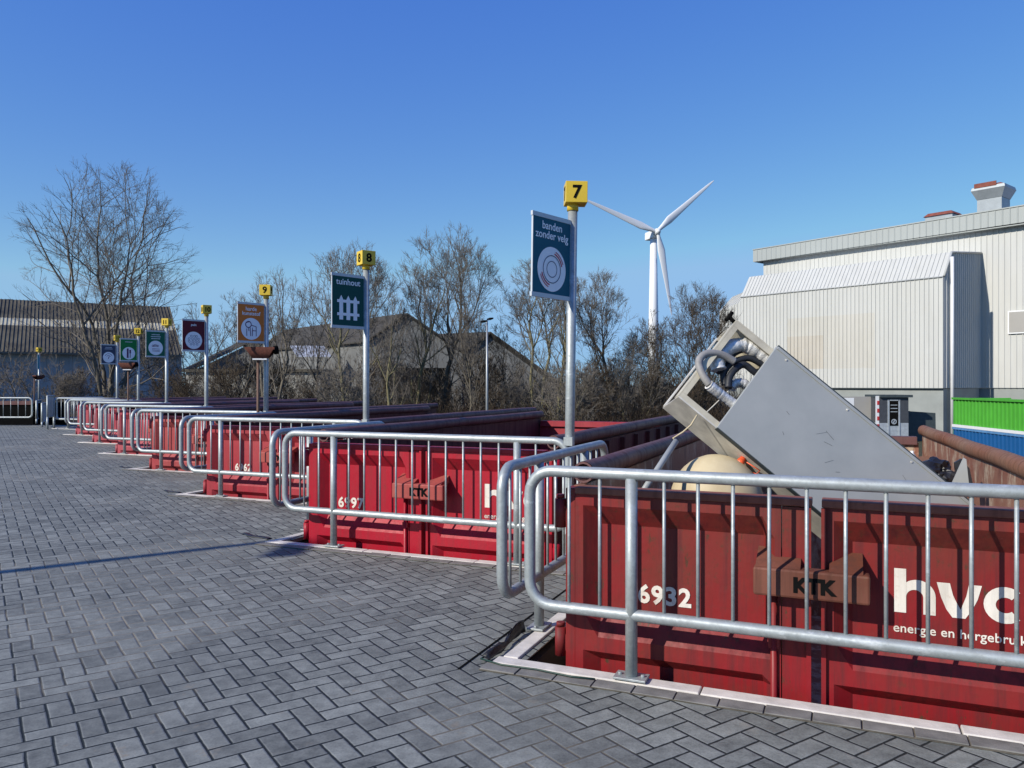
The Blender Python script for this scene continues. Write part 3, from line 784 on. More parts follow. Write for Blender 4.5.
mb = MB(); cb_(mb, -.004, LB, -.002, LA, LB+.010, LC); mb.build('lower_side', M['cab_galv'], cab)
mb = MB(); cb_(mb, .0, LB-.040, .0, .34, LB-.001, .010); mb.build('frame_bar', M['cab_beige'], cab)
mb = MB(); cb_(mb, -.010, -.010, 0, -.001, LB-.0, .07); cb_(mb, .0, .043, .0, .035, LB-.041, .010); mb.build('end_bar', M['cab_beige'], cab)
mb = MB(); cb_(mb, -.010, .05, LC-.05, -.001, LB-.001, LC-.001); mb.build('end_bar', M['cab_galv'], cab)
mb = MB(); cb_(mb, .55, .06, .03, LA-.02, LB-.02, LC-.03); mb.build('inner_compartment', M['black'], cab)
mb = MB(); cb_(mb, G0+.01, -.034, -.036, LA, -.012, -.0285); bevel(mb.build('folded_lip', M['cab_grey'], cab), .003)
rd = random.Random(12)
for q in range(9):
    a0 = rd.uniform(.5, 1.6); b0 = rd.uniform(.1, .6); L_ = rd.uniform(.02, .09); w_ = rd.uniform(.002, .005); an = rd.uniform(-1, 1)
    dA = aA*math.cos(an)+aB*math.sin(an); dB = aB*math.cos(an)-aA*math.sin(an)
    mb = MB(); mb.obox(aA*a0+aB*b0-aC*.0292, dA*L_, dB*w_, aC*.001); mb.build('scratch', M['cab_scuff'], cab)
for a in (.42, .95, 1.5):
    mb = MB(); mb.cyl(aA*a+aB*.01+aC*-.026, aA*a+aB*.01+aC*-.034, .007, 8); mb.build('screw', M['cab_galv'], cab)
mb = MB(); q = aA*-.01+aB*.0+aC*.03; mb.tube([q, q-aA*.03-aB*.005, q-aA*.05-aB*.02], .014, 10); mb.cyl(q-aA*.05-aB*.05, q-aA*.05+aB*.03, .014, 10); mb.build('corner_knob', M['black'], cab)
q = aA*.60+aB*(LB+.010)+aC*(LC*.30)
mb = MB(); mb.cyl(q, q+aB*.05, .022, 12); mb.cyl(q+aB*.02, q+aB*.055, .028, 10); mb.build('orange_plug', M['orange'], cab)
mb = MB(); mb.tube([q+aB*.04, q+aB*.05+aA*.06, q+aB*.03+aA*.13, q+aB*.02+aA*.12-aC*.06, q+aB*.03+aA*.02-aC*.05], .004, 6); mb.build('orange_lead', M['orange'], cab)
def onplane(px, py, c):
    r = ray(px, py); o = P1 + aC*c; n = aC; e = Vector((0,0,EYE))
    t = (o-e).dot(n)/r.dot(n); return e + r*t - P1
def zz(px, py): return 650+px/6.4, 310+py/6.4
def hose(name, pl, rad, mat, c0, c1, ribs=0):
    n = len(pl); p3 = [onplane(*zz(*p), LC*(c0+(c1-c0)*i/(n-1))) for i, p in enumerate(pl)]
    # catmull-rom
    out = []
    for i in range(n-1):
        a = p3[max(i-1,0)]; b = p3[i]; c = p3[i+1]; d = p3[min(i+2,n-1)]
        for s in range(8):
            t = s/8.; out.append(.5*((2*b)+(c-a)*t+(2*a-5*b+4*c-d)*t*t+(3*b-a-3*c+d)*t**3))
    out.append(p3[-1]); rr = rad
    if ribs: rr = [rad*(1+ribs*(.5-random.random())) for _ in out]
    mb = MB(); mb.tube(out, rr, 14); mb.build(name, mat, cab)
hose('grey_hose', [(540,330),(470,290),(400,276),(340,290),(312,340),(335,410),(380,480)], .026, M['hose'], .1, -.08)
hose('foil_sleeve', [(375,478),(420,515),(480,560),(560,620)], .034, M['foil'], -.08, .1, .25)
hose('foil_hose', [(440,385),(432,330),(470,270),(540,228),(610,225),(680,262),(760,320)], .052, M['foil'], .25, .3, .22)
hose('black_hose', [(430,400),(475,340),(540,275),(610,250),(680,265),(745,305),(800,350)], .024, M['blackhose'], .4, .3)
hose('black_hose', [(480,480),(470,410),(510,350),(570,320),(640,310),(720,350),(790,410)], .023, M['blackhose'], .35, .3)
hose('black_hose', [(500,500),(510,430),(545,380),(600,350),(660,390),(740,450)], .024, M['blackhose'], .2, .3)
hose('foil_joint', [(520,500),(550,470),(600,470),(680,520)], .03, M['foil'], .4, .4, .3)
hose('steel_rod', [(345,670),(430,590),(520,500)], .004, M['cab_galv'], .3, .3)
cab.name = 'metal_cabinet'

# dome, pipe and small scrap
tp = W(.45, 1.55, 0); dc = at(712, 500, 5.25)
mb = MB(); n = 28; vs = []; rings = 9
for i in range(rings+1):
    a = R(90*i/rings)
    for j in range(n): vs.append((.31*math.cos(a)*math.cos(2*math.pi*j/n), .26*math.cos(a)*math.sin(2*math.pi*j/n), .33*math.sin(a)))
mb.add(vs, [(i*n+j, i*n+(j+1)%n, (i+1)*n+(j+1)%n, (i+1)*n+j) for i in range(rings) for j in range(n)], 0, True)
mb.tube([(.315*math.cos(2*math.pi*j/n), .265*math.sin(2*math.pi*j/n), 0) for j in range(n)], .018, 8, closed=True)
o = mb.build('plastic_dome', M['cream'], None, (dc.x+.03, dc.y, 1.075-.33)); o.rotation_euler = (R(3), R(-3), R(-20))
tag(o, 'cream plastic dome lying under the tilted grey cabinet', 'dome')
t = empty('metal_pipe', at(657,470,5.0), 0, 'grey metal pipe with a loose wire standing left of the cream dome', 'pipe')
o0 = t.location.copy(); pe = at(676,441,5.15)-o0
mb = MB(); mb.tube([-pe*1.2, pe], .020, 12); mb.build('tube', M['cab_grey'], t)
mb = MB(); mb.tube([pe, at(673,438,5.15)-o0, at(683,432,5.15)-o0, at(691,425,5.15)-o0, at(697,415,5.15)-o0], .006, 6); mb.build('wire', M['cream'], t)
# crumpled black bag
bm = bmesh.new(); bmesh.ops.create_icosphere(bm, subdivisions=4, radius=.15)
rd = random.Random(3)
from mathutils import noise as mn
for v in bm.verts:
    v.co *= 1 + .55*mn.noise(v.co*9) + .25*mn.noise(v.co*25); v.co.z *= .75
me = bpy.data.meshes.new('bin_bag'); bm.to_mesh(me); bm.free(); me.materials.append(M['rubber'])
o = bpy.data.objects.new('bin_bag', me); C.objects.link(o); o.location = at(936, 472, 6.6); tag(o, 'crumpled black plastic bag against the rusty inner wall of container 6932', 'bag')
# scrap triangle sheet, bottle, dark panel
mb = MB(); a = at(950,487,5.6); mb.prism([(0,0),(.13,-.02),(.12,.20),(.10,.21)], a, Vector((.9,-.3,0)), Vector((0,.1,1)), Vector((.01,.02,0)))
tag(mb.build('sheet_offcut', M['cab_grey'], recalc=True), 'pointed grey sheet metal offcut beside the black bag', 'scrap')
mb = MB(); a = at(957,490,5.8); mb.prism([(0,0),(.12,0),(.10,.16),(.05,.23),(.0,.20)], a, Vector((.9,-.3,0)), Vector((0,.15,1)), Vector((.01,.03,0)))
tag(mb.build('rubber_flap', M['rubber'], recalc=True), 'black rubber flap behind the pointed sheet offcut', 'scrap')
bp = at(912,466,7.2)
prof = [(.0,.0),(.035,.0),(.035,.09),(.015,.12),(.013,.14),(.0,.14)]
mb = MB(); n = 14
mb.add([(r*math.cos(2*math.pi*j/n), r*math.sin(2*math.pi*j/n), z) for r, z in prof for j in range(n)], [(i*n+j, i*n+(j+1)%n, (i+1)*n+(j+1)%n, (i+1)*n+j) for i in range(len(prof)-1) for j in range(n)], 0, True)
tag(mb.build('plastic_bottle', M['white'], None, bp), 'small white plastic bottle behind the edge of the grey cabinet', 'bottle')
# scrap filling the container (board pile under the cabinet)
def sheetpile(name, lst, mat, label, cat):
    mb = MB()
    for (u, v, z, a, L_, w_, th, tilt) in lst:
        m = Matrix.Translation(W(u, v, z)) @ Matrix.Rotation(YAW+R(a), 4, 'Z') @ Matrix.Rotation(R(tilt), 4, 'Y')
        mb.obox(m @ Vector((-L_/2,-w_/2,0)), m.to_3x3() @ Vector((L_,0,0)), m.to_3x3() @ Vector((0,w_,0)), m.to_3x3() @ Vector((0,0,th)))
    return tag(mb.build(name, mat), label, cat)
sheetpile('steel_plate', [(1.9, 5.6, .72, 8, .95, .8, .012, -9)], M['tuberust'], 'loose rusty steel plate leaning on the back wall of container 6932', 'plate')
sheetpile('scrap_panel', [(1.2, 3.4, .25, 30, 1.5, 1.2, .03, 12)], M['cab_beige'], 'cream scrap panel lying deep in container 6932 behind the cabinet', 'panel')

# black rubber mat curling at the first corner, with a green cable
mb = MB(); n = 12; vs = []
rd = random.Random(5)
for i in range(n+1):
    tt = i/n; base = W(-.79+.012*math.sin(6*tt), -.04+.55*tt, .014)
    for j in range(6):
        s = j/5.
        h = (.015+.05*tt+.015*math.sin(9*tt))*math.sin(s*2.0) + .004*rd.uniform(-1,1); off = -.012 - .03*s + .05*tt*max(0, s-.5) + .005*rd.uniform(-1,1)
        vs.append(base + EU*off + Vector((0,0,h)))
mb.add(vs, [(i*6+j, i*6+j+1, (i+1)*6+j+1, (i+1)*6+j) for i in range(n) for j in range(5)], 0, True)
o = mb.build('rubber_sheet', M['rubber']); sm = o.modifiers.new('t', 'SOLIDIFY'); sm.thickness = .006
tag(o, 'torn black rubber sheet curling up at the left corner of the nearest bay', 'sheet')
mb = MB(); mb.tube([W(-.83,.02,.02), W(-.84,-.05,.02), W(-.70,-.085,.018), W(-.5,-.075,.018), W(-.3,-.10,.018), W(-.17,-.085,.018)], .005, 8)
tag(mb.build('cable', simple('dark_green_cable', (.012,.04,.028), .5)), 'dark green cable lying along the kerb of the nearest bay', 'cable')
# folded rubber at third and fourth bay corners
for k, lb_ in ((1, 'left of the bright red container'), (2, 'between the second and third railings'), (3, 'in line with pole 10')):
    mb = MB(); vs = []; rd = random.Random(k+20)
    for i in range(9):
        for j in range(4):
            vs.append(W(-.84-.055*i+rd.uniform(-.01,.01), .06+.022*j+.02*math.sin(i)+.015*i, .006+.012*rd.random()*(1 if j in (1,2) else .3), k))
    mb.add(vs, [(i*4+j, i*4+j+1, (i+1)*4+j+1, (i+1)*4+j) for i in range(8) for j in range(3)], 0, True)
    o = mb.build('rubber_scrap', M['rubber']); sm = o.modifiers.new('t', 'SOLIDIFY'); sm.thickness = .006
    tag(o, 'black rubber scrap on the paving at the kerb ' + lb_, 'rubber scrap')

# ------------------------------------------------------------------ far left corner
def gate(px0, px1, yt, yb, yf, d0, d1, label):
    t = empty('gate_panel', Vector(((px0-512)/F*d0, d0, 0)), 0, label, 'gate', 'pale panel gates at the far corner')
    o0 = t.location.copy(); a = Vector(((px0-512)/F*d0, d0, 0))-o0; b = Vector(((px1-512)/F*d1, d1, 0))-o0
    ht = EYE-(yt-HY)/F*d0; hb = EYE-(yb-HY)/F*d0
    n = Vector((-(b-a).y, (b-a).x, 0)).normalized()*.03
    mb = MB(); mb.obox(a+Vector((0,0,hb)), b-a, n, Vector((0,0,ht-hb))); bevel(mb.build('panel', M['panelgate'], t, None, True), .01)
    mb = MB(); mb.tube([a+Vector((0,0,hb)), a+Vector((0,0,ht)), b+Vector((0,0,ht)), b+Vector((0,0,hb))], .035, 8, closed=True); mb.build('frame', M['galv'], t)
    for p in (a, b):
        mb = MB(); mb.cyl(p, p+Vector((0,0,hb)), .035, 8); mb.build('leg', M['galv'], t)
gate(47.5, 54, 396, 417, 428, 27.2, 27.9, 'widest pale metal gate panel left of the last railing')
gate(42, 46, 403.5, 422, 428, 28.5, 29.6, 'middle pale metal gate panel between its two neighbours')
gate(36.5, 40.5, 401, 419, 427, 31, 32.5, 'narrow pale gate panel nearest the distant sign pole')
t = make_rail(8.0, -4., (-2.7, -.9, .9, 2.7), .28, 'galvanised railing across the far left end of the yard', 'railing', None, -3.8)
t.rotation_euler = (0,0,0); t.location = ((32-512)/F*29.3-4.0, 29.3, .0)
mb = MB(); mb.box(-12,0,0,0,2.4,2.35); mb.box(-12,-.05,2.3,0,.1,2.45,1)
t = mb.build('dark_container', [M['black'], M['tubedark']], None, ((30-512)/F*31, 31.2, GZ)); tag(t, 'dark maroon container behind the railing at the far left', 'container')

# ------------------------------------------------------------------ lamps
def lamp(loc, h, yaw, label, big=1.):
    t = empty('street_lamp', loc, yaw, label, 'street lamp', 'slim lamp posts around the yard')
    mb = MB(); mb.tube([(0,0,0),(0,0,h*.5),(0,0,h)], [.10*big,.085*big,.06*big], 12); mb.build('post', M['lampgrey'], t)
    mb = MB(); mb.cyl((0,0,0),(0,0,.9),.10*big,12); mb.build('post_sleeve', M['lampgrey'], t)
    mb = MB(); mb.tube([(-.3*big,0,h-.02),(0,0,h+.02),(.3*big,0,h+.1*big)], .03*big, 8); mb.build('bracket', M['lampgrey'], t)
    for s, zz_ in ((1,.12),(-1,-.02)):
        mb = MB(); mb.obox((s*.28*big,-.16*big,h+zz_*big-.03), (s*.5*big,0,.12*s*big), (0,.32*big,0), (0,0,.07)); bevel(mb.build('lamp_head', M['black'], t, None, True), .02)
    return t
lamp(Vector(((487-512)/F*32, 32, GZ)), (385-321)/F*32+EYE-GZ, R(68), 'slim lamp post with twin heads rising in front of the dark sheds', .6)
tip = Vector((-2.05, 7.9, 0)); Ls = 6.6/math.tan(SEL)
lamp(Vector((tip.x-.824*Ls, tip.y-.567*Ls, 0)), 6.6, R(100), 'lamp post left of the yard whose shadow crosses the paving')

# ------------------------------------------------------------------ hall
def corr(mb, A, B, A2, B2, n, pitch=.27, dep=.05, rows=None, mfun=None, mi=0):
    """trapezoid-corrugated sheet between bottom edge A-B and top edge A2-B2"""
    A, B, A2, B2, n = map(Vector, (A, B, A2, B2, n)); L = (B-A).length; N = max(1, int(L/pitch))
    prof = []
    for i in range(N):
        for f, d in ((0,0),(.78,0),(.84,1),(.94,1)): prof.append(((i+f)/N, d))
    prof.append((1, 0)); rows = rows or [0, 1]; M_ = len(prof); vs = []
    for r in rows:
        for f, d in prof: vs.append((A.lerp(B, f)).lerp(A2.lerp(B2, f), r) + n*dep*d)
    for r in range(len(rows)-1):
        for c in range(M_-1):
            q = (r*M_+c, r*M_+c+1, (r+1)*M_+c+1, (r+1)*M_+c)
            mb.add([vs[x] for x in q], [(0,1,2,3)], mfun((prof[c][0]+prof[c+1][0])/2, (rows[r]+rows[r+1])/2) if mfun else mi)
H1 = Vector((26.0, 47.0, 0)); HD = Vector((9., -11., 0)).normalized(); HN = Vector((HD.y, -HD.x, 0))     # HD: left->right, HN: out of the wall
HN = Vector((-.774, -.633, 0)); HB = -HN
ZC = 1.36
hall = empty('industrial_hall', H1 + HB*5.75 + Vector((0,0,GZ)), 0, 'large white clad industrial hall with grey fascia on the right', 'hall')
o0 = hall.location.copy()
def Wh(s, b, z): return H1 + HD*s + HB*b + Vector((0,0,z)) - o0        # s along, b back from annex front
AL = 14.2; zf = 8.09; zt0 = 9.67; zt1 = 10.1; zroof = 12.45
mb = MB()
def stainf(f, r):
    if .27 < f < .70 and .19 < r < .72: return 2 if (f < .46 and r < .53) else 1
    return 0
corr(mb, Wh(-AL,0,ZC), Wh(0,0,ZC), Wh(-AL,0,zf), Wh(0,0,zf), HN, rows=[0,.19,.53,.72,1], mfun=stainf)
corr(mb, Wh(-AL,0,zf), Wh(0,0,zf), Wh(-AL,1.1,zt0), Wh(0,1.1,zt0), (HN+Vector((0,0,.7))).normalized())
mb.build('annex_front', [M['clad'], M['clad_stain'], M['clad_patch']], hall)
mb = MB(); 
corr(mb, Wh(0,1.1,ZC), Wh(0,5.7,ZC), Wh(0,1.1,zt0), Wh(0,5.7,zt1), HD, .3)
corr(mb, Wh(0,0.01,ZC), Wh(0,1.1,ZC), Wh(0,0.01,zf), Wh(0,1.1,zt0), HD, .3)
mb.build('annex_side', M['clad'], hall)
mb = MB(); mb.add([Wh(-AL,1.1,zt0),Wh(0,1.1,zt0),Wh(0,5.75,zt1),Wh(-AL,5.75,zt1)], [(0,1,2,3)])
mb.tube([Wh(.03,0,zf), Wh(.03,1.1,zt0), Wh(.03,5.7,zt1)], .07, 6); mb.tube([Wh(-AL,0,zf-.02)+HN*.03, Wh(0,0,zf-.02)+HN*.03], .05, 6)
mb.build('annex_roof', M['roofsheet'], hall)
mb = MB(); corr(mb, Wh(-AL-.0,.0,ZC), Wh(-AL,5.7,ZC), Wh(-AL,.0,zf), Wh(-AL,5.7,zf), -HD)
corr(mb, Wh(-AL-2.1,.3,ZC), Wh(-AL,.05,ZC), Wh(-AL-2.1,.3,7.2), Wh(-AL,.05,7.75), HN)
corr(mb, Wh(-AL-2.1,.3,7.2), Wh(-AL,.05,7.75), Wh(-AL-1.6,1.2,8.3), Wh(-AL,1.1,8.7), (HN+Vector((0,0,.7))).normalized())
mb.build('annex_end', M['clad'], hall)
mb = MB(); corr(mb, Wh(-16.0,5.75,ZC), Wh(14,5.75,ZC), Wh(-16.0,5.75,zroof-.95), Wh(14,5.75,zroof-.65), HN, .34, .04); mb.build('main_wall', M['clad'], hall)
mb = MB(); corr(mb, Wh(-16.0,5.75,ZC), Wh(-16.0,30,ZC), Wh(-16.0,5.75,zroof-.95), Wh(-16.0,30,zroof-.95), -HD, .34, .04); mb.build('end_wall', M['clad'], hall)
mb = MB(); corr(mb, Wh(-16.6,5.2,zroof-.95), Wh(14.5,5.2,zroof-.75), Wh(-16.6,5.2,zroof-.02), Wh(14.5,5.2,zroof+.28), HN, .42, .03)
mb.obox(Wh(-16.6,5.25,zroof-.95), HD*31, HB*.6, Vector((0,0,.06)))
mb.obox(Wh(-16.62,5.15,zroof-.0), HD*31.1+Vector((0,0,.3)), HB*.3, Vector((0,0,.07)))
corr(mb, Wh(-16.6,5.2,zroof-.95), Wh(-16.6,30,zroof-.95), Wh(-16.6,5.2,zroof), Wh(-16.6,30,zroof), -HD, .42, .03)
mb.build('fascia', M['clad_grey'], hall)
mb = MB(); mb.add([Wh(-16.6,5.2,zroof+.02),Wh(14.5,5.2,zroof+.3),Wh(14.5,30,zroof+.9),Wh(-16.6,30,zroof+.5)], [(0,1,2,3)]); mb.build('roof', M['roofsheet'], hall)
mb = MB(); mb.obox(Wh(-AL-1.2,.12,GZ), HD*(AL+1.2-.06), HB*5.5, Vector((0,0,ZC-GZ-.03))); mb.obox(Wh(-16.7,5.85,GZ), HD*31, HB*.5, Vector((0,0,ZC-GZ-.03))); mb.build('plinth', M['plinth'], hall)
mb = MB(); mb.obox(Wh(-AL,-.06,ZC-.05), HD*AL, HB*.15, Vector((0,0,.05))); mb.build('drip_trim', M['darksteel'], hall)
mb = MB(); mb.cyl(Wh(.2,.75,GZ), Wh(.2,.75,zt0-.35), .10, 12); mb.build('downpipe', M['white'], hall)
mb = MB(); a = Wh(1.58,5.62,4.77); mb.obox(a, HD*3, HB*.06, Vector((0,0,1.45))); wf = mb.build('window', M['white'], hall)
mb = MB(); mb.obox(a+HD*.08+Vector((0,0,.08))-HB*.01, HD*2.84, HB*.03, Vector((0,0,1.29))); mb.build('pane', M['board'], wf)
# roof vents
def frustum(mb, c, a0, a1, z0, z1, mi=0):
    vs = []
    for a, z in ((a0,z0),(a1,z1)):
        for s, b in ((-1,-1),(1,-1),(1,1),(-1,1)): vs.append(c + HD*a*s - HB*a*b*-1 + Vector((0,0,z)))
    mb.add(vs, [(0,1,5,4),(1,2,6,5),(2,3,7,6),(3,0,4,7),(4,5,6,7)], mi)
vd = 51.; vc = Vector(((993.5-512)/F*vd, vd, 0))
v = empty('roof_vent', vc + Vector((0,0,zroof+.1)), 0, 'tall zinc roof vent with flared rusty cowl on the hall roof', 'roof vent')
zb = lambda y: EYE-(y-HY)/F*vd - (zroof+.1)
mb = MB(); frustum(mb, Vector((0,0,0)), .72, .72, -.5, zb(200)); mb.build('duct', M['zinc_vent'], v, None, True)
mb = MB(); frustum(mb, Vector((0,0,0)), .74, 1.0, zb(200), zb(191)); frustum(mb, Vector((0,0,0)), 1.0, .95, zb(191), zb(188)); mb.build('cowl', M['zinc_vent'], v, None, True)
mb = MB(); frustum(mb, Vector((0,0,0)), .9, .62, zb(188)+.01, zb(185.5)); mb.obox(-HD*.8+HB*-1.0+Vector((0,0,zb(188.7))), HD*1.3, HB*.05, Vector((0,0,.28)))
mb.build('cap', M['ventrust'], v, None, True)
vd = 58.; vc = Vector(((944-512)/F*vd, vd, 0)); zb = lambda y: EYE-(y-HY)/F*vd - zroof
v = empty('roof_vent', vc + Vector((0,0,zroof)), 0, 'low roof vent with rust red top left of the tall vent', 'roof vent')
mb = MB(); frustum(mb, Vector((0,0,0)), .95, .95, -.5, zb(217)); mb.build('duct', M['zinc_vent'], v, None, True)
mb = MB(); frustum(mb, Vector((0,0,0)), 1.05, .8, zb(217), zb(213.5)); mb.build('cap', M['ventrust'], v, None, True)

# kiosk, board, steel bin in front of the hall
def bx2(name, mats, px0, px1, y0, y1, d, dep, label=None, cat=None):
    x0 = (px0-512)/F*d; x1 = (px1-512)/F*d; z1 = EYE-(y0-HY)/F*d; z0 = EYE-(y1-HY)/F*d
    mb = MB(); mb.box(0,0,0,x1-x0,dep,z1-z0); o = mb.build(name, mats, None, (x0,d,z0))
    return tag(o, label, cat)
kd = 42.
k_ = empty('kiosk', ((879.5-512)/F*kd, kd, GZ), 0, 'small dark kiosk with pale lower walls beside the grey board', 'kiosk')
sc = kd/F
mb = MB(); mb.box(0,0,1.05,29*sc,1.6,2.42); mb.build('upper_wall', M['kiosk_dark'], k_)
mb = MB(); mb.box(0,0.005,0,29*sc,1.6,1.045); mb.build('lower_wall', M['kiosk_light'], k_)
mb = MB(); mb.box(-.02,-.15,2.425,32*sc,1.7,2.56); mb.build('roof', M['darksteel'], k_)
mb = MB(); x0 = 9*sc; x1 = 19.5*sc
mb.box(x0-.05,-.03,0,x0+.04,.0,2.3); mb.box(x1-.04,-.03,0,x1+.05,0,2.3); mb.box(x0,-.03,2.24,x1,0,2.3)
dr = mb.build('door', M['kiosk_light'], k_)
mb = MB(); mb.box(x0+.04,-.015,.9,x1-.04,-.004,2.24); mb.build('door_pane', M['black'], dr)
mb = MB()
for q in range(3): bar2(mb, (x0+.10, 1.65+.18*q), (x1-.10, 1.65+.18*q), .04, -.03)
ringpts(mb, (x0+x1)/2, 1.12, .12, .05, 0, 360, 20, -.03); bar2(mb, ((x0+x1)/2-.03, 1.05), ((x0+x1)/2+.03, 1.2), .06, -.03)
mb.build('door_marks', M['kiosk_light'], dr)
mb = MB()
for q in range(5): mb.box(-.13,-.02,.35+.42*q,-.02,.0,.35+.42*q+.21)
mb.build('marker_stripe', M['redwhite'], k_)
mb = MB(); mb.box(-.2,.0,0.2,-.02,.03,2.5); mb.build('marker_board', M['white'], k_)
t = empty('notice_board', ((838-512)/F*43, 43, GZ), 0, 'plain grey board with white corners behind the cabinet, left of the kiosk', 'board')
sc = 43/F
mb = MB(); mb.box(0,0,.2,41*sc,.06,2.45); mb.build('board', M['board'], t)
mb = MB(); mb.box(5*sc,-.01,1.95,16*sc,-.001,2.38); mb.box(20*sc,-.01,.2,41*sc,-.001,.9); mb.build('white_corner', M['white'], t)
for q in (.3, 39*sc): 
    mb = MB(); mb.box(q,.01,0,q+.06,.05,.21); mb.build('leg', M['darksteel'], t)
bd = 43.; t = empty('skip_bin', ((908.5-512)/F*bd, bd, GZ), 0, 'low dark green steel bin right of the kiosk', 'bin')
mb = MB(); L_ = 27*bd/F
mb.prism([(0,0),(L_*1.02,0),(L_,1.55),(0,1.65)], (0,0,0), (1,0,0), (0,0,1), (0,1.4,0)); mb.build('bin_body', M['darksteel'], t, None, True)
mb = MB(); mb.box(-.02,-.03,1.42,.06,0,1.66); mb.build('lug', M['darksteel'], t)
# green / blue container
gc0 = Vector(((953.5-512)/F*34, 34, 0)); gc1 = Vector((18.1, 20., 0))
gd = (gc1-gc0).normalized(); gn = Vector((gd.y, -gd.x, 0)); gn = gn if gn.x < 0 else -gn
t = empty('storage_container', gc0 + Vector((0,0,GZ)), 0, 'green and blue storage container with white band in front of the hall', 'container')
L_ = 12.
mb = MB(); z1 = 1.0-GZ; zb_ = -.16-GZ; corr(mb, Vector((0,0,zb_)), gd*L_+Vector((0,0,zb_)), Vector((0,0,z1-.08)), gd*L_+Vector((0,0,z1-.08)), gn, .28, .05); mb.build('upper_wall', M['crate_green'], t)
mb = MB(); corr(mb, Vector((0,0,.1)), gd*L_+Vector((0,0,.1)), Vector((0,0,zb_-.22)), gd*L_+Vector((0,0,zb_-.22)), gn, .28, .05); mb.build('lower_wall', M['crate_blue'], t)
mb = MB(); mb.obox(Vector((0,0,zb_-.219))+gn*.0, gd*L_, gn*.06, Vector((0,0,.10))); mb.build('blue_rail', simple('light_blue_rail', (.10,.24,.45), .5), t, None, True)
mb = MB(); mb.obox(Vector((0,0,zb_-.118))+gn*.0, gd*L_, gn*.07, Vector((0,0,.115))); mb.build('white_band', M['white'], t, None, True)
mb = MB(); mb.obox(Vector((0,0,z1-.09))-gn*.05, gd*L_, gn*.14, Vector((0,0,.09))); mb.obox(Vector((0,0,z1-.12)), -gn*2.4, gd*L_, Vector((0,0,.05))); mb.obox(Vector((0,0,.1))-gd*.02, -gn*2.4, gd*.02, Vector((0,0,z1-.12))); mb.build('frame', M['crate_green'], t, None, True)

# ------------------------------------------------------------------ wind turbine
TD = 349.; tx = (653.5-512)/F*TD
t = empty('wind_turbine', (tx, TD, GZ), 0, 'white three bladed wind turbine behind the bare trees', 'wind turbine')
hubz = (HY-235)/F*TD+EYE-GZ
mb = MB(); mb.tube([(0,0,0),(0,0,hubz*.5),(0,0,hubz-1.5)], [2.5,2.1,1.45], 32); mb.build('tower', M['turbine'], t)
# rotor axis: faces right and towards camera
ax = Vector((.30, -.954, 0)).normalized()
mb = MB(); sx_ = ax; sy_ = Vector((-ax.y, ax.x, 0))
bm_ = [(-5.6,1.35),( -5.0,1.75),(1.6,1.75),(2.2,1.3)]
for (a0, r0), (a1, r1_) in zip(bm_[:-1], bm_[1:]):
    v_ = []
    for a, r in ((a0, r0), (a1, r1_)):
        for s, u in ((-1,-1),(1,-1),(1,1),(-1,1)): v_.append(sx_*a + sy_*s*r + Vector((0,0,hubz+u*r)))
    mb.add(v_, [(0,1,5,4),(1,2,6,5),(2,3,7,6),(3,0,4,7),(0,3,2,1),(4,5,6,7)])
bevel(mb.build('nacelle', M['turbine'], t, None, True), .3, 3)
hub = ax*3.6 + Vector((0,0,hubz+.8))
mb = MB(); mb.tube([hub-ax*1.6, hub-ax*1.0, hub+ax*.3, hub+ax*1.4, hub+ax*1.9], [1.2,1.55,1.5,1.0,.2], 20); mb.build('hub', M['turbine'], t)
RX = Vector((sy_.x, sy_.y, 0)) if sy_.x > 0 else -Vector((sy_.x, sy_.y, 0))
for ang in (161, 41, -79):
    # image angle -> angle in the rotor plane (the rotor plane is foreshortened horizontally)
    ia = R(ang); d = (RX*math.cos(ia) + Vector((0,0,math.sin(ia)))).normalized()
    ch = ax.cross(d).normalized(); Lb = 37.2
    mb = MB(); rings = []; n = 16
    for s, cw, th, tw in ((.0,.85,.8,0),(.04,.85,.75,0),(.10,1.2,.6,18),(.20,1.75,.45,16),(.35,1.45,.32,12),(.6,1.05,.2,8),(.85,.65,.11,5),(.97,.35,.06,3),(1.,.1,.02,3)):
        q = Quaternion(d, R(tw-10)); c = q @ ch; a = q @ ax; o_ = hub + d*(.8+Lb*s) + ch*cw*.25
        rings += [o_ + c*cw*math.cos(2*math.pi*j/n) + a*th*math.sin(2*math.pi*j/n) for j in range(n)]
    N = len(rings)//n
    mb.add(rings, [(i*n+j, i*n+(j+1)%n, (i+1)*n+(j+1)%n, (i+1)*n+j) for i in range(N-1) for j in range(n)], 0, True)
    mb.build('blade', M['turbine'], t, None, True)

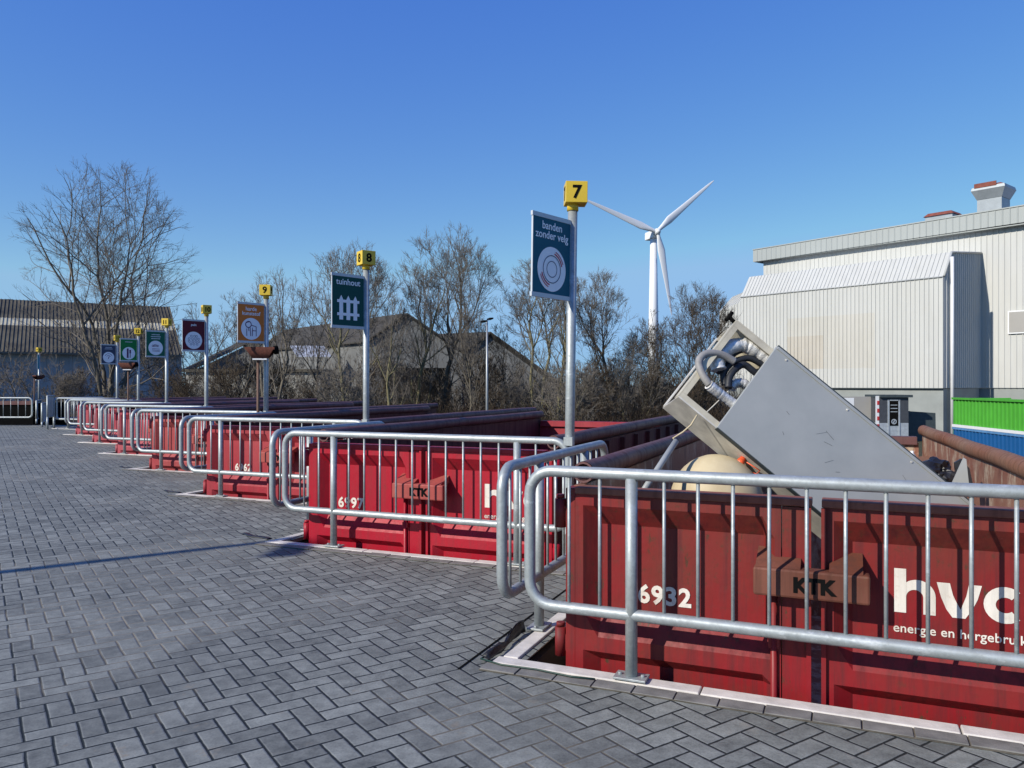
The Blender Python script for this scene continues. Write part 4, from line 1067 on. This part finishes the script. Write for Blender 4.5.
# ------------------------------------------------------------------ sheds
def shed_long():
    d0 = 60.; x0 = -52.; x1 = (160-512)/F*65; 
    t = empty('long_shed', (x1, 65, GZ), 0, 'long shed with ribbed dark roof and pale skylight band, left edge', 'shed')
    o0 = t.location.copy()
    A = Vector((-52.3, 52.5, 0)); B = Vector((-28.2, 66.6, 0)); ed = (B-A).normalized(); bk = Vector((-ed.y, ed.x, 0))
    def Q(p, b, z): return p + bk*b + Vector((0,0,z)) - o0
    ze = 4.25; zr = 8.9; dpth = 8.
    mb = MB(); corr(mb, Q(A,0,GZ), Q(B,0,GZ), Q(A,0,ze), Q(B,0,ze), -bk, .9, .05); mb.build('wall', M['shedwall'], t)
    mb = MB(); nrm = (-bk + Vector((0,0,1.6))).normalized()
    corr(mb, Q(A,-.5,ze-.15), Q(B,-.5,ze-.15), Q(A,dpth,zr), Q(B,dpth,zr), nrm, .27, .06, rows=[0,.48,.62,1], mfun=lambda f, r: 1 if .48 < r < .62 else 0)
    corr(mb, Q(A,2*dpth,ze), Q(B,2*dpth,ze), Q(A,dpth,zr), Q(B,dpth,zr), nrm, 3, .02)
    mb.build('roof', [M['shedroof'], M['translucent']], t)
    mb = MB(); g = [Q(B,0,GZ), Q(B,2*dpth,GZ), Q(B,2*dpth,ze), Q(B,dpth,zr-.1), Q(B,0,ze)]; mb.add(g, [(0,1,2,3,4)]); mb.build('gable', M['shedwall'], t)
    mb = MB(); mb.obox(Q(A,-.55,ze-.3), ed*(B-A).length, -bk*.12, Vector((0,0,.14))); mb.build('gutter', M['darksteel'], t)
shed_long()
def gable_shed(name, label, pk, le, re_, d, back, wall, roofm, bdir):
    """gable facing camera; pk/le/re = pixel of peak, left eave, right eave at depth d; roof runs back along bdir"""
    P_ = at(pk[0], pk[1], d); Lq = at(le[0], le[1], d); Rq = at(re_[0], re_[1], d); b = Vector(bdir).normalized()*back
    t = empty(name, (P_.x, d, GZ), 0, label, 'shed'); o0 = t.location.copy()
    P_, Lq, Rq = P_-o0, Lq-o0, Rq-o0; Lg = Vector((Lq.x, Lq.y, 0)); Rg = Vector((Rq.x, Rq.y, 0))
    mb = MB(); corrN = 24
    mb.add([Lg, Rg, Rq, P_, Lq], [(0,1,2,3,4)]); mb.build('gable', wall, t)
    mb = MB(); mb.add([Lg, Lq, Lq+b, Lg+b], [(0,1,2,3)]); mb.add([Rg, Rg+b, Rq+b, Rq], [(0,1,2,3)]); mb.build('wall', wall, t)
    f = Vector((0,-.35,0)); dn = Vector((0,0,.06))
    mb = MB(); up = Vector((0,0,.12))
    l2 = Lq + (Lq-P_)*.06; r2 = Rq + (Rq-P_)*.06
    mb.obox(l2+f+dn, P_-l2, b-f, up); mb.obox(P_+f+dn, r2-P_, b-f, up); mb.build('roof', roofm, t, None, True)
    return t
s1 = gable_shed('gabled_shed', 'grey gabled shed with dark roof behind the bare trees, near pole 8', (408,315.6), (368,342), (462,352), 60., 23., M['brownwall'], M['darkroof'], (-14.8, 18., 0))
mb = MB(); mb.box(-.8,-.06,0,3.2,-.01,4.4); mb.build('door', M['black'], s1)  # black slab stands in for the unlit door opening, shade painted as colour
mb = MB(); a = at(297,357,60)-s1.location; mb.obox(a, Vector((2.6,.3,0)), Vector((-.9,1.2,.9)), Vector((0,0,.04))); mb.build('skylight', M['signframe'], s1, None, True)
gable_shed('gabled_shed', 'dark gabled shed behind the lamp post', (491,334), (440,372), (560,384), 68., 25., M['brownwall'], M['darkroof'], (-.85, .5, 0))
gable_shed('gabled_shed', 'low dark shed roof left of the grey gabled shed', (258,340), (200,368), (300,374), 75., 8., M['brownwall'], M['darkroof'], (-.5, .8, 0))
mb = MB(); a = at(186,420,54); b_ = at(320,420,54); z0 = GZ; z1 = EYE-(372-HY)/F*54
mb.obox(Vector((a.x,54,z0)), Vector((b_.x-a.x,0,0)), Vector((0,3,0)), Vector((0,0,z1-z0))); mb.box(a.x-.2,53.8,z1+.002,b_.x+.2,57.2,z1+.2,1)
tag(mb.build('low_outbuilding', [M['palewall'], M['shedroof']]), 'low pale walled outbuilding behind the trees near pole 9', 'building')

# ------------------------------------------------------------------ trees
def branch_pts(rd, p, d, L, n, wig, up):
    pts = [p.copy()]; d = d.normalized()
    for i in range(n):
        d = (d + Vector((rd.gauss(0,wig), rd.gauss(0,wig), rd.gauss(0,wig)+up))).normalized()
        p = p + d*(L/n); pts.append(p.copy())
    return pts
def tree_mesh(seed, H, spread, stems=1, first=.3, dens=1., lean=.3, trunk_r=None, levels=8, ang=24., upw=.07, tw=.0068, rat=.84):
    """forking winter tree: stems fork again and again inside a rounded envelope, fine twigs along the outer limbs"""
    rd = random.Random(seed); tr = MB(); cr = MB()
    R0 = trunk_r or max(.05, H*.013)
    zc = H*(.5+first*.45); rz = H-zc
    def env(p):
        rz_ = rz if p.z > zc else zc*1.05 - H*first*.55
        return (p.x*p.x+p.y*p.y)/(spread*spread) + ((p.z-zc)/max(rz_, .3))**2
    def rot(d, a, az):
        ref = Vector((0,0,1)) if abs(d.z) < .95 else Vector((1,0,0))
        u = d.cross(ref).normalized(); v = d.cross(u)
        return (d*math.cos(a) + (u*math.cos(az)+v*math.sin(az))*math.sin(a)).normalized()
    def twig(p, d, L, lv):
        b = branch_pts(rd, p, d, L, 3, .12, .04)
        cr.tube(b, [tw*1.1, tw, tw*.8, tw*.5] if lv == 0 else [tw*.85, tw*.75, tw*.6, tw*.4], 3, caps=False)
        if lv < 1:
            for q in range(rd.choice((2,3,3,4))):
                i = rd.choice((1,1,2,2)); twig(b[i], rot((b[i]-b[i-1]).normalized(), R(rd.uniform(22,50)), rd.uniform(0,6.28)), L*rd.uniform(.35,.7), lv+1)
    def fork(p, d, L, r, lev):
        n = 4 if lev < 3 else 3
        b = branch_pts(rd, p, d, L, n, .11, upw); r1_ = max(r*.80, tw)
        (tr if r > R0*.22 else cr).tube(b, [r+(r1_-r)*i/n for i in range(n+1)], 7 if r > R0*.3 else 4 if r > tw*2.5 else 3, caps=False)
        e = b[-1]; de = (b[-1]-b[-2]).normalized()
        if lev >= 2:
            for q in range(int((1.6 + .5*(lev > 3))*dens+rd.random())):
                i = rd.randrange(1, n+1); twig(b[i], rot((b[i]-b[i-1]).normalized(), R(rd.uniform(25,55)), rd.uniform(0,6.28)), min(L*.8, H*.085)*rd.uniform(.6,1.2), 0)
        ev = env(e)
        if lev >= levels or L < H*.016 or ev > 1.12:
            for q in range(2): twig(e, rot(de, R(rd.uniform(5,25)), rd.uniform(0,6.28)), H*.05*rd.uniform(.6,1.1), 0)
            return
        if lev <= 3:
            for q in range(2 if lev < 2 else 1):
                i = rd.randrange(1, n)
                fork(b[i], rot((b[i]-b[i-1]).normalized(), R(rd.uniform(28,55)), rd.uniform(0,6.28)), L*rd.uniform(.5,.75), max(r*.42, tw), lev+3)
        k = 3 if (rd.random() < .2*dens or (lev == 0 and stems < 3)) else 2
        az = rd.uniform(0, 6.28)
        for c in range(k):
            dom = c == 0
            a = R(rd.uniform(5, ang*.75)) if dom else R(rd.uniform(ang*.8, ang*1.7))
            nd_ = rot(de, a, az + c*6.28/k + rd.uniform(-.5,.5))
            if nd_.z < -.1: nd_.z *= .3; nd_.normalize()
            l = L*rat*(rd.uniform(.9,1.12) if dom else rd.uniform(.7,1.02))*(.72 if ev > .8 else 1.)
            fork(e, nd_, l, max((r1_*(.88 if dom else .66)), tw), lev+1)
    for s in range(stems):
        a = 2*math.pi*s/stems + rd.uniform(-.4,.4)
        ln = lean*rd.uniform(.6,1.2) if stems > 1 else .03
        d = Vector((math.cos(a)*ln, math.sin(a)*ln*.7, 1)).normalized()
        base = Vector((math.cos(a)*R0*.8, math.sin(a)*R0*.8, -.1)) if stems > 1 else Vector((0,0,-.1))
        r0 = R0/(stems**.3); L0 = H*first/d.z*rd.uniform(.85,1.1)
        b = branch_pts(rd, base, d, L0, 6, .03, .02)
        tr.tube(b, [r0*1.35, r0*1.1]+[r0*(1-.18*i/6) for i in range(2, 7)], 9, caps=False)
        for q in range(4 if stems < 3 else 2):
            i = rd.choice((3,4,5)); fork(b[i], rot((b[i]-b[i-1]).normalized(), R(rd.uniform(35,65)), rd.uniform(0,6.28)), H*(1-first)*rd.uniform(.13,.2), r0*.35, 3)
        fork(b[-1], (b[-1]-b[-2]).normalized(), H*(1-first)*.27, r0*.82, 0)
    return tr, cr
def make_tree(name, label, cat, px, d, ytop, wpx, seed, stems=1, first=.25, dens=1., bark='bark', twig='twig', group='bare trees behind the containers', **kw):
    H = (HY-ytop)/F*d+EYE-GZ; sp = wpx/F*d*.5
    t = empty(name, ((px-512)/F*d, d, GZ), 0, label, cat, group)
    tr, cr = tree_mesh(seed, H, sp, stems, first, dens, **kw)
    # fit crown height
    mz = max([v[2] for v in cr.v] + [v[2] for v in tr.v]); s = H/mz
    a = tr.build('trunk', M[bark], t); b = cr.build('crown', M[twig], t)
    a.scale = b.scale = (1, 1, s) if False else (s, s, s)
    return t
T = [
 ('largest bare tree with a wide rounded crown over the long shed', 108, 42, 160, 146, 31, dict(stems=5, first=.29, lean=.17, dens=.75, trunk_r=.23, levels=6, ang=29, upw=.05, rat=.86)),
 ('slim upright bare tree just right of pole 9', 277, 40, 262, 66, 12, dict(first=.18, dens=.8, upw=.12, ang=21, levels=6)),
 ('slender bare tree left of the orange panel of pole 9', 238, 42, 280, 64, 13, dict(first=.18, dens=.8, upw=.11, ang=21, levels=6)),
 ('bare tree with two stems standing behind pole 8', 350, 38, 238, 104, 14, dict(stems=2, first=.34, lean=.16, levels=6, dens=.8, bark='bark_y', upw=.11)),
 ('tall bare tree with broad crown between pole 8 and the lamp post', 441, 40, 222, 124, 15, dict(first=.4, dens=.65, upw=.08, ang=25, trunk_r=.16, levels=7, rat=.87)),
 ('thin mossy stemmed bare tree close left of the tallest crown', 416, 39, 256, 60, 16, dict(first=.35, dens=.6, upw=.12, ang=20, levels=6, bark='bark_y')),
 ('bare tree behind the blue banden panel', 537, 39, 252, 104, 17, dict(stems=2, first=.36, lean=.12, levels=6, dens=.75, bark='bark_y')),
 ('bare tree with open crown between pole 7 and the turbine', 606, 41, 264, 96, 18, dict(first=.36, dens=.55, upw=.10, ang=23, levels=7)),
 ('dense bushy bare tree beside the white hall', 696, 44, 279, 80, 19, dict(stems=4, first=.18, lean=.28, levels=6, twig='twig_w', upw=.09)),
 ('small bare tree right behind pole 7', 578, 40, 300, 60, 20, dict(first=.2, dens=.7, levels=6, twig='twig_w', upw=.1)),
 ('narrow brown tree in front of the turbine tower', 646, 42, 316, 60, 21, dict(stems=2, first=.2, levels=5, twig='twig_w', upw=.1)),
 ('bare tree between poles 10 and 9', 214, 43, 300, 70, 22, dict(stems=2, first=.2, levels=5, upw=.1)),
 ('low spreading bare tree before the wall of the long shed', 28, 40, 340, 110, 23, dict(stems=4, first=.3, lean=.6, dens=.5, levels=5, trunk_r=.1, ang=28, upw=.0)),
 ('low bare tree behind the panels of poles 10 and 11', 176, 44, 322, 70, 24, dict(stems=2, first=.2, dens=.7, levels=5)),
 ('small bare tree left of pole 8', 312, 41, 286, 70, 25, dict(first=.2, dens=.7, levels=6, upw=.1)),
 ('small bare tree beside the lamp post', 500, 42, 316, 70, 26, dict(stems=2, first=.2, dens=.7, levels=5, twig='twig_w')),
 ('slim straight bare tree before the dark door opening of the grey shed', 388, 37, 292, 44, 41, dict(first=.3, dens=.6, levels=6, upw=.14, ang=18, bark='bark_y')),
 ('slim straight bare tree just left of the lamp post', 470, 38, 300, 46, 42, dict(first=.3, dens=.6, levels=6, upw=.14, ang=18)),
 ('thin bare sapling tree at the left end of the grey shed roof', 262, 38, 300, 40, 43, dict(first=.3, dens=.6, levels=5, upw=.14, ang=18)),
 ('slim bare tree just right of the banden panel pole', 556, 37, 276, 50, 44, dict(first=.35, dens=.55, levels=6, upw=.14, ang=18, bark='bark_y')),
 ('small bare tree under the turbine blade tip', 672, 40, 308, 66, 27, dict(stems=2, first=.2, dens=.7, levels=5, twig='twig_w')),
]
for lab, px, d, yt, wp, seed, kw in T:
    t = make_tree('bare_tree', lab, 'tree', px, d, yt, wp, seed, **kw)
    if seed == 31: t.rotation_euler = (0, 0, R(165))
# understorey shrubs: three prototypes, copied
rd = random.Random(99); protos = []
shrub_px = [64, 84, 122, 158] + [188, 210, 235, 258, 283, 310, 340, 370, 400, 426, 455, 484, 510, 538, 568, 596, 625, 655, 684, 716]
def shrub_lab(px):
    for lim, s in ((24,'at the left edge behind the railing'),(60,'behind the distant pole at the far left'),(95,'left of pole 13'),(130,'behind pole 12'),(172,'behind pole 11'),
                   (200,'left of pole 10'),(222,'right of pole 10'),(246,'below the orange panel'),(268,'behind pole 9'),(296,'right of pole 9'),(325,'before the pale outbuilding end'),
                   (352,'below the tuinhout panel'),(385,'behind pole 8'),(412,'before the gable of the grey shed'),(440,'below the tallest crown'),(470,'left of the lamp post'),(496,'behind the lamp post'),
                   (522,'right of the lamp post'),(552,'below the banden panel'),(582,'behind pole 7'),(610,'right of pole 7'),(640,'left of the turbine tower'),(668,'at the foot of the turbine tower'),(700,'behind the open end of the cabinet'),(900,'beside the left end of the white hall')):
        if px < lim: return s
for i, px in enumerate(shrub_px):
    d = rd.uniform(34, 46); yt = rd.uniform(352, 386) if px > 180 else rd.uniform(366, 388)
    px2 = px + rd.uniform(-8, 8)
    H = (HY-yt)/F*d+EYE-GZ
    if i < 4:
        tr, cr = tree_mesh(200+i, 4.5, 1.5, 6, .12, .5, lean=.42, trunk_r=.045, levels=5, ang=20, upw=.05, tw=.009)
        t = empty('shrub', (0,0,0)); tr.build('trunk', M['bark' if i % 2 else 'bark_y'], t); cr.build('crown', M['twig_w' if i % 2 else 'twig'], t); protos.append(t)
    else: t = copy_tree(protos[rd.randrange(4)])
    t.location = ((px2-512)/F*d, d, GZ); t.rotation_euler = (0,0,rd.uniform(0,6.28)); s = H/4.5; t.scale = (s, s, s)
    tag(t, 'bare brown shrub in the undergrowth ' + shrub_lab(px), 'shrub', 'bare shrubs in the undergrowth')
# bramble thicket as stuff
mb = MB(); rd = random.Random(5)
for i in range(9000):
    d = rd.uniform(33, 44); px = rd.uniform(-40, 748); x_ = (px-512)/F*d
    h = rd.uniform(1.0, 2.7)*(.6 if px < 180 else 1.); p = Vector((x_, d, GZ)); dr_ = Vector((rd.gauss(0,.35), rd.gauss(0,.35), 1))
    b = branch_pts(rd, p, dr_, h, 4, .22, -.05 if rd.random() < .5 else .05)
    mb.tube(b, [.022,.018,.014,.011,.006], 3, caps=False)
for i in range(14000):      # dead leaves and bramble leaves
    d = rd.uniform(33, 44); px = rd.uniform(-40, 748); x_ = (px-512)/F*d; z_ = GZ + abs(rd.gauss(0, .85))
    a = Vector((rd.gauss(0,1), rd.gauss(0,1), rd.gauss(0,1))).normalized(); b = a.cross(Vector((rd.random(),rd.random(),1))).normalized(); s = rd.uniform(.04,.10)
    c_ = Vector((x_, d, z_)); mb.add([c_-a*s, c_+b*s*.5, c_+a*s, c_-b*s*.5], [(0,1,2,3)])
tag(mb.build('bramble_thicket', M['bramble']), 'dark brown bramble thicket along the foot of the bare trees', 'thicket', None, 'stuff')
mb = MB(); rd = random.Random(8)
for i in range(3000):
    d = rd.uniform(56, 66) if i % 3 else rd.uniform(46, 50); px = rd.uniform(470, 745) if i % 3 else rd.uniform(180, 745); x_ = (px-512)/F*d
    top = 364 + 8*math.sin(px*.05) + 8*math.sin(px*.13); h = ((HY-top)/F*d+EYE-GZ)*rd.uniform(.55, 1.05)
    b = branch_pts(rd, Vector((x_, d, GZ)), Vector((rd.gauss(0,.16), rd.gauss(0,.1), 1)), h, 5, .13, .05)
    mb.tube(b, [.035,.028,.022,.016,.011,.006], 3, caps=False)
tag(mb.build('distant_wood', M['twig']), 'mass of thin brown saplings filling the gap behind the trees', 'wood', None, 'stuff')
mb = MB()
for i in range(60):
    x_ = -34 + i*.86
    if x_ > 13: break
    d = 45.5 + .6*math.sin(i*1.7)
    mb.add([(x_,d,GZ),(x_+.9,d,GZ),(x_+.9,d+2.5,GZ+1.6+.5*math.sin(i*.9)),(x_,d+2.5,GZ+1.6+.5*math.sin((i-1)*.9))], [(0,1,2,3)], 0, True)
tag(mb.build('earth_bank', M['bramble']), kind='structure')
